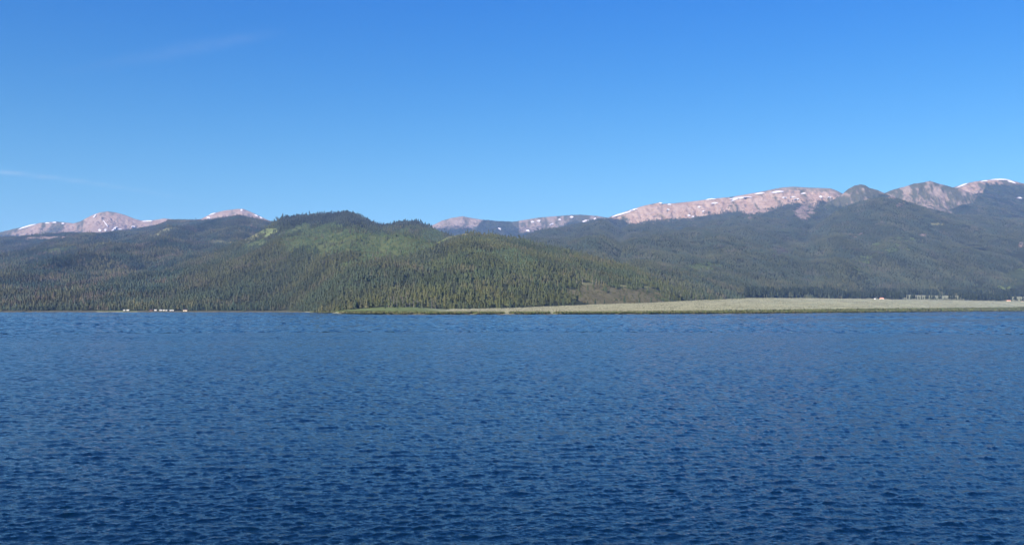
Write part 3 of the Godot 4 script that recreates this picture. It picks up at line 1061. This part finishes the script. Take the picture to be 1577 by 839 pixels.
func build_forests() -> void:
	var pine := conifer_clump(18, 25.0, 5.5, 12.0)
	var pine_far := conifer_clump(24, 34.0, 6.0, 11.5)
	var young := conifer_clump(12, 24.0, 3.5, 7.5, true)
	var aspen := round_clump(7, 24.0, 5.0, 9.0)
	var shrub := round_clump(7, 20.0, 1.2, 3.2)
	var lists := {"young": [[], []], "aspen": [[], []], "shrub": [[], []]}
	var labels := {"forested_slope": "dark pine forest covering the long left slope", "central_hill": "dense conifer forest on the rounded middle hill", "forested_spur": "pine forest with pale trunks on the nearer spur", "rocky_scarp": "bluish far forest below the pink scarp", "forested_shoulder": "dark forest on the right mountain shoulder", "pyramid_peak": "thin subalpine trees on the pyramid-shaped peak", "craggy_peak": "sparse subalpine trees below the craggy brown peak", "snowy_summit": "dark subalpine forest below the snow-rimmed summit", "distant_ridge": "faint blue trees on the distant ridge", "rocky_summits": "faint dark trees below the left bare summits"}
	for r in ridges:
		var list := spots(r.called)
		var near: bool = r.called in ["central_hill", "forested_spur", "forested_slope"]
		var gap := 23.0 if near else 32.0
		var where := []
		var tint := []
		var dmin := 1e9
		var dmax := 0.0
		for i in range(int(r.from_px) - PX0, int(r.to_px) - PX0, 10):
			dmin = minf(dmin, r.foot_d[i])
			dmax = maxf(dmax, r.crest_d[i])
		var others := []
		for o in ridges:
			if o != r and o.to_px > r.from_px and o.from_px < r.to_px: others.append(o)
		var dep := dmin
		while dep < dmax * 1.01:
			var x0 := dep * (maxf(r.from_px, -170.0) - CX) / FOCAL
			var x1 := dep * (minf(r.to_px, 1750.0) - CX) / FOCAL
			var x := x0
			while x < x1:
				var jx := x + rng.randf_range(-0.4, 0.4) * gap
				var jd := dep + rng.randf_range(-0.4, 0.4) * gap
				x += gap
				var px := CX + FOCAL * jx / jd
				var fd := tab(r.foot_d, px)
				var cd := tab(r.crest_d, px)
				if jd < fd + 4.0 or jd > cd + 20.0: continue
				var y := ridge_height(r, px, jd)
				if y < meadow_height(px, jd) - 1.0: continue
				var under := false
				for o in others:
					if px >= o.from_px and px <= o.to_px and ridge_height(o, px, jd) > y + 1.0:
						under = true
						break
				if under: continue
				var p := Vector3(jx, y, -jd)
				var py := py_of(p)
				var w1 := n_patch.get_noise_2d(p.x, p.z * 0.6 + p.y * 1.6)
				var w2 := n_patch.get_noise_2d(p.x * 3.3 + 500.0, p.z * 1.6 + p.y * 4.0)
				var bare := tab(r.rock_y, px) - py + 4.5 * w1 + 4.0 * w2
				if bare > 0.0 and (bare > 3.0 or rng.randf() < 0.6): continue
				var sx := (ridge_height(r, px + FOCAL * 10.0 / jd, jd) - y) / 10.0
				var sz := -(ridge_height(r, px, jd + 10.0) - y) / 10.0
				if jd + 10.0 > cd: sz = -0.1
				var yaw := rng.randf() * TAU
				var s := rng.randf_range(0.85, 1.2)
				if r.called == "forested_spur": s *= lerpf(1.1, 0.9, clampf((y - meadow_height(px, fd)) / 160.0, 0.0, 1.0))
				elif r.called == "forested_slope": s *= lerpf(1.25, 1.0, clampf(y / 150.0, 0.0, 1.0))
				elif r.called == "central_hill" and py_of(Vector3(jx, y, -jd)) < 351.0: s *= 1.2
				elif r.called in ["rocky_scarp", "forested_shoulder"]: s *= lerpf(1.5, 1.0, clampf((jd - fd) / 500.0, 0.0, 1.0))
				if r.called in ["pyramid_peak", "craggy_peak", "snowy_summit", "distant_ridge", "rocky_summits"]: s *= 0.75
				var lean := Basis(Vector3(1, sx, 0), Vector3(0, 1, 0), Vector3(0, sz, 1))
				var tr := Transform3D(lean * Basis(Vector3.UP, yaw).scaled(Vector3(s, s, s)), p)
				var k := spot_at(list, px, py, w1 + 0.6 * w2)
				# needles: blue-green here, olive or rusty there
				var warm := clampf(0.5 + 1.4 * n_mid.get_noise_2d(p.x * 1.2 + 3000.0, p.z) + 0.8 * w2, 0.0, 1.0)
				var grey := smoothstep(0.12, 0.5, n_mid.get_noise_2d(p.x * 2.6 - 4000.0, p.z * 2.0) + rng.randf_range(-0.15, 0.15))
				var col := Color(0.042, 0.066, 0.053).lerp(Color(0.088, 0.090, 0.048), warm).lerp(Color(0.115, 0.092, 0.078), 0.75 * grey)
				var lum := 0.93 + 0.75 * w1 + rng.randf_range(-0.25, 0.25)
				col = Color(col.r * lum, col.g * lum, col.b * lum)
				if r.called in ["central_hill", "forested_spur"]: col = Color(0.068, 0.079, 0.049).lerp(Color(col.r * 1.08, col.g * 1.06, col.b * 0.82), 0.5)
				elif r.called in ["rocky_scarp", "forested_shoulder"]: col = Color(0.080, 0.092, 0.057).lerp(col, 0.5)
				elif r.called == "forested_slope": col = Color(col.r * 1.04, col.g, col.b * 0.9)
				if r.called == "forested_spur": col = Color(col.r * 1.06, col.g * 1.06, col.b * 0.88)
				if rng.randf() < 0.07 + 0.35 * smoothstep(0.15, 0.5, n_patch.get_noise_2d(p.x * 2.2 + 60.0, p.z * 1.4 - 900.0)): continue
				s *= 0.9
				tr.basis = lean * Basis(Vector3.UP, yaw).scaled(Vector3(s, s, s))
				if r.called == "central_hill" and px > 425.0 and py < 350.0 + 4.0 * w2: col = Color(0.048, 0.058, 0.048) * lum
				match k:
					"grass", "meadow", "scree":
						if rng.randf() < 0.9: continue
					"bare":
						continue
					"brown":
						if rng.randf() < 0.9:
							lists.shrub[0].append(tr); lists.shrub[1].append(Color(0.14, 0.125, 0.065).lerp(Color(0.085, 0.105, 0.045), rng.randf()))
						if rng.randf() < 0.06: where.append(tr); tint.append(col)
						continue
					"shrub":
						if rng.randf() < 0.8:
							lists.shrub[0].append(tr); lists.shrub[1].append(Color(0.07, 0.095, 0.04))
						if rng.randf() < 0.8: continue
					"young":
						if rng.randf() < 0.93:
							lists.young[0].append(tr); lists.young[1].append(Color(0.092, 0.116, 0.050) * (0.8 + 0.4 * rng.randf()))
							continue
					"aspen":
						if rng.randf() < 0.3:
							lists.aspen[0].append(tr); lists.aspen[1].append(Color(0.12, 0.155, 0.065) * (0.8 + 0.4 * rng.randf()))
							continue
					"heath":
						if rng.randf() < 0.5: continue
				where.append(tr)
				tint.append(col)
			dep += gap
		if where.size():
			scatter("conifer_forest", labels[r.called], "forest", pine if near else pine_far, where, tint)
	scatter("young_forest", "pale green young trees in the old clearings", "forest", young, lists.young[0], lists.young[1])
	scatter("aspen_grove", "light green leafy patches on the right shoulder", "trees", aspen, lists.aspen[0], lists.aspen[1])
	scatter("hillside_shrubs", "brown and green shrubs on the open lower spur", "shrubs", shrub, lists.shrub[0], lists.shrub[1])


func thing(called: String, label: String, category: String, p: Vector3, turn := 0.0, group := "") -> Node3D:
	var o := Node3D.new()
	o.name = numbered(called)
	add_child(o, true)
	o.position = p
	o.rotation.y = turn
	meta(o, label, category, group)
	return o


func copy(src: Node3D, called: String, label: String, p: Vector3, turn: float, size: Vector3) -> Node3D:
	var o: Node3D = src.duplicate()
	o.name = numbered(called)
	add_child(o, true)
	o.position = p
	o.rotation = Vector3(0, turn, 0)
	o.scale = size
	o.set_meta("label", label)
	return o


const ORD := ["leftmost", "second", "third", "fourth", "fifth", "sixth", "seventh", "eighth", "ninth", "tenth", "eleventh", "twelfth", "thirteenth", "fourteenth", "fifteenth", "sixteenth", "seventeenth", "eighteenth"]


func conifer_thing(label: String, p: Vector3, h: float, group: String, col: Color) -> Node3D:
	var o := thing("conifer_tree", label, "tree", p, rng.randf() * TAU, group)
	var st := SurfaceTool.new()
	st.begin(Mesh.PRIMITIVE_TRIANGLES)
	st.set_smooth_group(-1)
	stem(st, Vector3.ZERO, h * 0.92, h * 0.018, 0.05, 6, Color(0.16, 0.12, 0.095))
	st.generate_normals()
	mesh_node("trunk", st.commit(), mats.leaf, o)
	st = SurfaceTool.new()
	st.begin(Mesh.PRIMITIVE_TRIANGLES)
	st.set_smooth_group(-1)
	crown(st, Vector3.ZERO, h * 0.14, h, h * 0.17, 8, 8, col, 0.45)
	st.generate_normals()
	mesh_node("crown", st.commit(), mats.leaf, o)
	return o


func build_tree_row() -> void:
	# the row of conifers along the top of the sage field, with bright gaps between them
	var clusters := [
		["left of the first bright gap in the field-edge row", [1372, 1376, 1380, 1384, 1387]],
		["between the first narrow bright gaps of the field-edge row", [1399, 1405, 1407, 1409, 1427, 1430, 1434, 1437, 1439]],
		["in the middle clump of the field-edge row", [1447, 1450, 1463, 1466, 1469, 1471, 1478, 1486, 1489]],
		["in the dense clump of the field-edge row right of the gaps", [1494, 1500, 1505, 1511, 1516, 1522, 1527, 1533, 1538, 1543, 1548, 1551]],
		["among the low trees inside the bright gaps of the row", [1395, 1403, 1412, 1415, 1417, 1420, 1423, 1442, 1444, 1454, 1456, 1459, 1474, 1482, 1556, 1559, 1568, 1573]],
		["at the far right end of the field-edge row", [1564, 1566, 1576, 1579, 1584]]]
	for c in clusters:
		var k := 0
		for px in c[1]:
			var dep := tab(edge_tab, px) + rng.randf_range(-10.0, 25.0)
			conifer_thing("%s dark conifer %s" % [ORD[k], c[0]], at(px, dep, meadow_height(px, dep)), rng.randf_range(7.0, 15.0) if "low trees" in c[0] else rng.randf_range(19.0, 31.0), "conifers in the row along the top of the field", Color(0.036, 0.047, 0.03) * rng.randf_range(0.85, 1.2))
			k += 1
	# the closed part of the row, left of the gaps, reads as one mass
	var pine := conifer_clump(6, 22.0, 17.0, 29.0)
	var where := []
	var tint := []
	for i in 320:
		var px := rng.randf_range(1150.0, 1392.0) if i < 240 else rng.randf_range(1484.0, 1553.0)
		var dep := tab(edge_tab, px) + rng.randf_range(6.0, 130.0)
		where.append(Transform3D(Basis(Vector3.UP, rng.randf() * TAU), at(px, dep, land(px, dep) - 0.3)))
		tint.append(Color(0.028, 0.037, 0.025) * rng.randf_range(0.7, 1.4))
	# the dark wood behind the second field
	for i in 330:
		var px := rng.randf_range(1330.0, 1760.0)
		var dep := tab(edge_tab, px) + rng.randf_range(400.0, 520.0)
		where.append(Transform3D(Basis(Vector3.UP, rng.randf() * TAU), at(px, dep, meadow_height(px, dep))))
		tint.append(Color(0.028, 0.037, 0.025) * rng.randf_range(0.7, 1.4))
	scatter("tree_line", "closed dark tree line along the back of the sage field", "forest", pine, where, tint)


func build_meadow_trees() -> void:
	var lone := [["small dark conifer alone on the green knoll, leftmost of three", 593, 1260, 6.5], ["small dark conifer alone on the green knoll, middle of three", 612, 1270, 8.5], ["dark conifer on the green knoll, rightmost of three", 646, 1290, 10.5]]
	for l in lone:
		conifer_thing(l[0], at(l[1], l[2], meadow_height(l[1], l[2])), l[3], "lone conifers on the green knoll", Color(0.04, 0.055, 0.035))
	var clusters := [
		["at the knoll's left edge above the shore", [524, 528, 533, 547, 549, 551]],
		["along the foot of the spur right of the green knoll", [663, 672, 681, 693, 707, 720, 738, 752, 768, 786, 803, 822]],
		["on the green slope at the spur's right end", [1053, 1062, 1083, 1090, 1102, 1108, 1114, 1121, 1126, 1131, 1138, 1146]],
		["below the brown clearing of the spur", [868, 882, 905, 917, 931, 962, 985, 1003, 1021, 1036]],
		["on the left shore beside the white campers", [160, 169, 205, 214, 222, 231, 270, 276, 293, 305]]]
	for c in clusters:
		var k := 0
		for px in c[1]:
			var dep := tab(edge_tab, px) + rng.randf_range(-25.0, 15.0)
			if px < 440: dep = tab(edge_tab, px) + rng.randf_range(0.0, 20.0)
			conifer_thing("%s conifer %s" % [ORD[k], c[0]], at(px, dep, land(px, dep) - 0.3), rng.randf_range(8.0, 15.0), "conifers at the edge of the meadow", Color(0.05, 0.068, 0.04) * rng.randf_range(0.85, 1.3))
			k += 1


func build_dead_trees() -> void:
	var clusters := [["above the green knoll", [598, 602, 606, 611, 616, 620, 625, 631, 637, 643, 665, 671]], ["along the upper edge of the brown clearing", [888, 897, 913, 918, 927, 935, 943, 951, 958, 966, 978, 989]], ["at the spur's right end", [1031, 1048, 1072, 1080, 1083]]]
	for c in clusters:
		var k := 0
		for px in c[1]:
			var r: Ridge = by_name.forested_spur
			var p: Vector3
			if px < 700: p = at(px, tab(edge_tab, px) - rng.randf_range(-2.0, 8.0), 0.0)
			elif px < 1000: p = on_slope(r, px, 438.0 + rng.randf_range(-1.0, 1.5))
			else: p = at(px, tab(edge_tab, px) + rng.randf_range(-12.0, 4.0), 0.0)
			p.y = land(px, -p.z) - 0.4
			var h := rng.randf_range(11.0, 19.0)
			var o := thing("dead_tree", "%s pale bare trunk %s" % [ORD[k], c[0]], "dead tree", p, rng.randf() * TAU, "pale dead trees on the spur")
			var st := SurfaceTool.new()
			st.begin(Mesh.PRIMITIVE_TRIANGLES)
			st.set_smooth_group(-1)
			stem(st, Vector3.ZERO, h, rng.randf_range(0.22, 0.38), 0.1, 6, Color(0.34, 0.305, 0.27) * rng.randf_range(0.75, 1.1))
			st.generate_normals()
			mesh_node("trunk", st.commit(), mats.leaf, o)
			st = SurfaceTool.new()
			st.begin(Mesh.PRIMITIVE_TRIANGLES)
			st.set_smooth_group(-1)
			for b in 9:
				var y := h * rng.randf_range(0.35, 0.92)
				var a := rng.randf() * TAU
				var tip := Vector3(cos(a), 0.25, sin(a)) * rng.randf_range(0.8, 2.2) + Vector3(0, y, 0)
				tri(st, Vector3(0, y - 0.15, 0), tip, Vector3(0, y + 0.15, 0), Color(0.34, 0.3, 0.27))
				tri(st, Vector3(0.12, y, 0.12), tip, Vector3(-0.12, y, -0.12), Color(0.34, 0.3, 0.27))
			st.generate_normals()
			mesh_node("branches", st.commit(), mats.leaf, o).set_meta("kind", "stuff")
			k += 1


# ------------------------------------------------------------------ the shore
func build_shore_plants() -> void:
	# the continuous band of willows and rushes along the water
	var m := round_clump(6, 9.0, 0.8, 2.0)
	var where := []
	var tint := []
	for i in 13000:
		var px := rng.randf_range(480.0, 1750.0)
		var s := tab(shore_tab, px)
		var wide := lerpf(10.0, 190.0, smoothstep(900.0, 1500.0, px))
		if px < 860.0 and n_mid.get_noise_2d(px * 14.0, 7.0) < -0.05 : continue
		var dep := s + 6.0 + rng.randf() * wide
		where.append(Transform3D(Basis(Vector3.UP, rng.randf() * TAU).scaled(Vector3.ONE * rng.randf_range(0.7, 1.3) * lerpf(1.0, 1.5, smoothstep(1100.0, 1500.0, px))), at(px, dep, meadow_height(px, dep) - 0.1)))
		tint.append(Color(0.11, 0.14, 0.05).lerp(Color(0.14, 0.135, 0.07), rng.randf()) * rng.randf_range(0.8, 1.3))
	scatter("shore_willows", "low olive band of willows along the far waterline", "shrubs", m, where, tint)
	# sagebrush that gives the field its grain
	var sage := round_clump(9, 16.0, 0.5, 1.0)
	where = []
	tint = []
	for i in 15000:
		var px := rng.randf_range(700.0, 1750.0)
		var s := tab(shore_tab, px)
		var e := tab(edge_tab, px) + 350.0 * smoothstep(1300.0, 1420.0, px)
		var dep := lerpf(s + 25.0, e, rng.randf())
		where.append(Transform3D(Basis(Vector3.UP, rng.randf() * TAU).scaled(Vector3.ONE * rng.randf_range(0.7, 1.2)), at(px, dep, meadow_height(px, dep) - 0.1)))
		tint.append(Color(0.40, 0.39, 0.27) * rng.randf_range(0.75, 1.2) if rng.randf() < 0.93 else Color(0.13, 0.14, 0.08))
	scatter("sagebrush", "pale grey-green sagebrush covering the far meadow", "sagebrush", sage, where, tint)
	# the bigger willows that stand out singly
	var protos := []
	for k in 4:
		var st := SurfaceTool.new()
		st.begin(Mesh.PRIMITIVE_TRIANGLES)
		st.set_smooth_group(-1)
		leaf_heap(st, Vector3(0, 0, 0), 3.2, 40, 0.75)
		leaf_heap(st, Vector3(1.6, 0, 0.4), 2.4, 24, 0.7)
		leaf_heap(st, Vector3(-1.5, 0, -0.3), 2.2, 24, 0.7)
		st.generate_normals()
		protos.append(st.commit())
	var px := 520.0
	var zones := {}
	while px < 1590.0:
		px += rng.randf_range(5.0, 15.0)
		if px < 860.0 and rng.randf() < 0.45: continue
		var s := tab(shore_tab, px)
		var dep := s + rng.randf_range(8.0, 18.0) + 20.0 * smoothstep(1200.0, 1577.0, px) * rng.randf()
		var zone := "below the green knoll" if px < 640.0 else "on the narrow shore right of the white vehicles" if px < 800.0 else "below the brown clearing" if px < 1020.0 else "below the spur's right end" if px < 1200.0 else "below the middle of the pale field" if px < 1400.0 else "on the far right shore"
		var k: int = zones.get(zone, 0)
		zones[zone] = k + 1
		var tone := "dark olive" if rng.randf() < 0.5 else "lighter green"
		var label := "%s %s willow bush %s" % [ORD[k], tone, zone] if k < ORD.size() else "%s willow bush, %s in the dense stretch %s" % [tone, ORD[k - ORD.size()] if k < 2 * ORD.size() else "one", zone]
		var o := Node3D.new()
		o.name = numbered("willow_bush")
		add_child(o, true)
		o.position = at(px, dep, meadow_height(px, dep) - 0.1)
		o.rotation.y = rng.randf() * TAU
		meta(o, label, "bush", "willow bushes along the far waterline")
		var f := mesh_node("foliage", protos[rng.randi() % 4], bush_mat(tone), o)
		f.scale = Vector3.ONE * rng.randf_range(0.7, 1.0) * lerpf(0.75, 1.9, smoothstep(1100.0, 1500.0, px))


func bush_mat(tone: String) -> Material:
	if not mats.has(tone):
		var m: StandardMaterial3D = mats.leaf.duplicate()
		m.albedo_color = (Color(0.075, 0.09, 0.038) if tone == "dark olive" else Color(0.13, 0.15, 0.06)).linear_to_srgb()
		mats[tone] = m
	return mats[tone]


# ------------------------------------------------------------------ buildings and campers
func box_mesh(size: Vector3, bevel := 0.0) -> ArrayMesh:
	var st := SurfaceTool.new()
	st.begin(Mesh.PRIMITIVE_TRIANGLES)
	st.set_smooth_group(-1)
	# an octagonal cross-section drawn along x, so that long edges are rounded
	var y := size.y / 2.0
	var z := size.z / 2.0
	var b := maxf(bevel, 0.01)
	var ring := [Vector2(-z + b, -y), Vector2(z - b, -y), Vector2(z, -y + b), Vector2(z, y - b), Vector2(z - b, y), Vector2(-z + b, y), Vector2(-z, y - b), Vector2(-z, -y + b)]
	prism(st, ring, size.x)
	st.generate_normals()
	return st.commit()


func prism(st: SurfaceTool, ring: Array, length: float) -> void:
	var x := length / 2.0
	var n := ring.size()
	for k in n:
		var a: Vector2 = ring[k]
		var b: Vector2 = ring[(k + 1) % n]
		var p := [Vector3(-x, a.y, a.x), Vector3(x, a.y, a.x), Vector3(x, b.y, b.x), Vector3(-x, b.y, b.x)]
		for q in [0, 2, 1, 0, 3, 2]: st.add_vertex(p[q])
	for k in range(1, n - 1):
		for q in [0, k + 1, k]: st.add_vertex(Vector3(x, ring[q].y, ring[q].x))
		for q in [0, k, k + 1]: st.add_vertex(Vector3(-x, ring[q].y, ring[q].x))


func part(called: String, m: Mesh, mat: Material, parent: Node, p: Vector3) -> MeshInstance3D:
	var o := mesh_node(called, m, mat, parent)
	o.position = p
	return o


func cabin(label: String, p: Vector3, turn: float, w: float, d: float, h: float, wall: Material, roof: Material, group: String) -> void:
	var o := thing("cabin", label, "cabin", p, turn, group)
	var st := SurfaceTool.new()
	st.begin(Mesh.PRIMITIVE_TRIANGLES)
	st.set_smooth_group(-1)
	prism(st, [Vector2(-d / 2, -0.6), Vector2(d / 2, -0.6), Vector2(d / 2, h), Vector2(0, h + d * 0.32), Vector2(-d / 2, h)], w)
	st.generate_normals()
	mesh_node("wall", st.commit(), wall, o)
	st = SurfaceTool.new()
	st.begin(Mesh.PRIMITIVE_TRIANGLES)
	st.set_smooth_group(-1)
	var e := 0.5
	var k := 0.32 / 0.5
	prism(st, [Vector2(-d / 2 - e, h - e * k + 0.03), Vector2(0, h + d * 0.32 + 0.03), Vector2(d / 2 + e, h - e * k + 0.03), Vector2(d / 2 + e, h - e * k + 0.2), Vector2(0, h + d * 0.32 + 0.24), Vector2(-d / 2 - e, h - e * k + 0.2)], w + 0.9)
	st.generate_normals()
	var r := mesh_node("roof", st.commit(), roof, o)
	part("chimney", box_mesh(Vector3(0.6, 1.4, 0.6), 0.03), mats.chimney, r, Vector3(w * 0.22, h + d * 0.3, -d * 0.15))
	var door := part("door", box_mesh(Vector3(0.9, 2.0, 0.08), 0.02), mats.log_wall, o, Vector3(-w * 0.1, 1.05, d / 2 + 0.03))
	part("handle", box_mesh(Vector3(0.1, 0.1, 0.08), 0.02), mats.dark_roof, door, Vector3(0.35, 0.0, 0.07))
	for x in [-0.33, 0.22]:
		var win := part("window", box_mesh(Vector3(1.1, 1.0, 0.08), 0.02), mats.white_paint, o, Vector3(w * x, 1.6, d / 2 + 0.03))
		part("pane", box_mesh(Vector3(0.95, 0.85, 0.03), 0.01), mats.dark_glass, win, Vector3(0, 0, 0.045))


func camper(label: String, p: Vector3, turn: float, l: float, h: float, group: String) -> void:
	var o := thing("camper_trailer", label, "camper", p, turn, group)
	part("body", box_mesh(Vector3(l, h, 2.4), 0.35), mats.white_paint, o, Vector3(0, 0.55 + h / 2, 0))
	part("stripe", box_mesh(Vector3(l * 0.98, 0.22, 0.03), 0.005), mats.stripe, o, Vector3(0, 0.55 + h * 0.3, 1.21))
	part("door", box_mesh(Vector3(0.7, h * 0.72, 0.05), 0.02), mats.cream_paint, o, Vector3(l * 0.2, 0.65 + h * 0.4, 1.215))
	for x in [-0.3, -0.02]:
		part("window", box_mesh(Vector3(0.9, 0.6, 0.05), 0.02), mats.dark_glass, o, Vector3(l * x, 0.55 + h * 0.66, 1.215))
	for x in [-0.12, 0.06]:
		var c := CylinderMesh.new()
		c.top_radius = 0.36; c.bottom_radius = 0.36; c.height = 2.3; c.radial_segments = 14
		var w := part("wheel_pair", c, mats.rubber, o, Vector3(l * x, 0.36, 0))
		w.rotation.x = PI / 2
	part("hitch", box_mesh(Vector3(1.3, 0.12, 0.2), 0.02), mats.dark_roof, o, Vector3(l / 2 + 0.6, 0.5, 0))


func van(label: String, p: Vector3, turn: float, l: float) -> void:
	var o := thing("parked_van", label, "van", p, turn, "white vehicles parked on the shore")
	var st := SurfaceTool.new()
	st.begin(Mesh.PRIMITIVE_TRIANGLES)
	st.set_smooth_group(-1)
	# side outline drawn across, extruded over the width: bonnet, windscreen, roof
	prism(st, [Vector2(-l / 2, 0.35), Vector2(l / 2, 0.35), Vector2(l / 2, 1.0), Vector2(l * 0.34, 1.2), Vector2(l * 0.22, 2.2), Vector2(-l * 0.47, 2.3), Vector2(-l / 2, 2.1)], 1.95)
	st.generate_normals()
	mesh_node("body", st.commit(), mats.white_paint, o)
	for s in [-1, 1]:
		part("window", box_mesh(Vector3(0.03, 0.55, l * 0.5), 0.02), mats.dark_glass, o, Vector3(s * 0.985, 1.75, -0.12 * l))
		part("headlight", box_mesh(Vector3(0.3, 0.18, 0.06), 0.02), mats.cream_paint, o, Vector3(s * 0.7, 0.85, l / 2 + 0.02))
		for z in [-0.3, 0.32]:
			var c := CylinderMesh.new()
			c.top_radius = 0.36; c.bottom_radius = 0.36; c.height = 0.25; c.radial_segments = 14
			var w := part("wheel", c, mats.rubber, o, Vector3(s * 0.87, 0.36, z * l))
			w.rotation.z = PI / 2


func build_buildings() -> void:
	var g := "campers and cabins on the left shore"
	var spots_left := [[191, 4.2, 2.3, "smaller white camper left of the shore clearing's pair"], [196.5, 5.0, 2.6, "larger white camper of the leftmost pair on the shore"], [239, 4.6, 2.9, "single white camper left of the shore row"], [247, 4.8, 2.7, "large white camper, first of the close trio"], [252, 4.2, 2.5, "white camper in the middle of the close trio"], [256, 3.6, 2.3, "small greyish camper at the right of the close trio"], [262.5, 4.4, 2.1, "low white camper left of the cream cabin"], [266, 3.4, 2.2, "short white camper nearest the cream cabin"]]
	for s in spots_left:
		var dep := tab(shore_tab, s[0]) + 13.0
		camper(s[3], at(s[0], dep, meadow_height(s[0], dep)), rng.randf_range(-0.25, 0.25), s[1], s[2], g)
	var d1 := tab(shore_tab, 285) + 16.0
	cabin("cream cabin with dark roof at the row's right end", at(285, d1, meadow_height(285, d1)), 0.15, 7.5, 5.0, 2.9, mats.cream_paint, mats.dark_roof, g)
	var d2 := tab(shore_tab, 234) + 18.0
	cabin("low brown log cabin half hidden left of the campers", at(233, d2, meadow_height(233, d2)), -0.1, 6.0, 4.5, 2.4, mats.log_wall, mats.dark_roof, g)
	for s in [[655.5, "left white van parked on the narrow middle shore", 0.5], [660.5, "right white van parked on the narrow middle shore", 1.2]]:
		var dep := tab(shore_tab, s[0]) + 12.0
		van(s[1], at(s[0], dep, meadow_height(s[0], dep)), s[2], 4.8)
	var d3 := tab(edge_tab, 1358) - 30.0
	cabin("ranch house with salmon roof at the sage field's top", at(1358.5, d3, meadow_height(1358, d3)), 0.2, 12.0, 8.0, 3.0, mats.cream_paint, mats.salmon_roof, "ranch houses along the sage field's top")
	cabin("small white ranch house left of the salmon-roofed one", at(1348.5, d3, meadow_height(1348, d3)), 0.9, 7.0, 5.5, 3.6, mats.white_paint, mats.grey_roof, "ranch houses along the sage field's top")
	var d4 := tab(edge_tab, 1555) - 25.0
	cabin("low salmon-roofed house near the right end of the field", at(1554, d4, meadow_height(1554, d4)), 0.1, 12.0, 6.0, 2.3, mats.cream_paint, mats.salmon_roof, "ranch houses along the sage field's top")
	cabin("pale cabin at the far right edge of the field", at(1576, d4, meadow_height(1576, d4)), 0.3, 7.0, 5.0, 2.8, mats.cream_paint, mats.dark_roof, "ranch houses along the sage field's top")
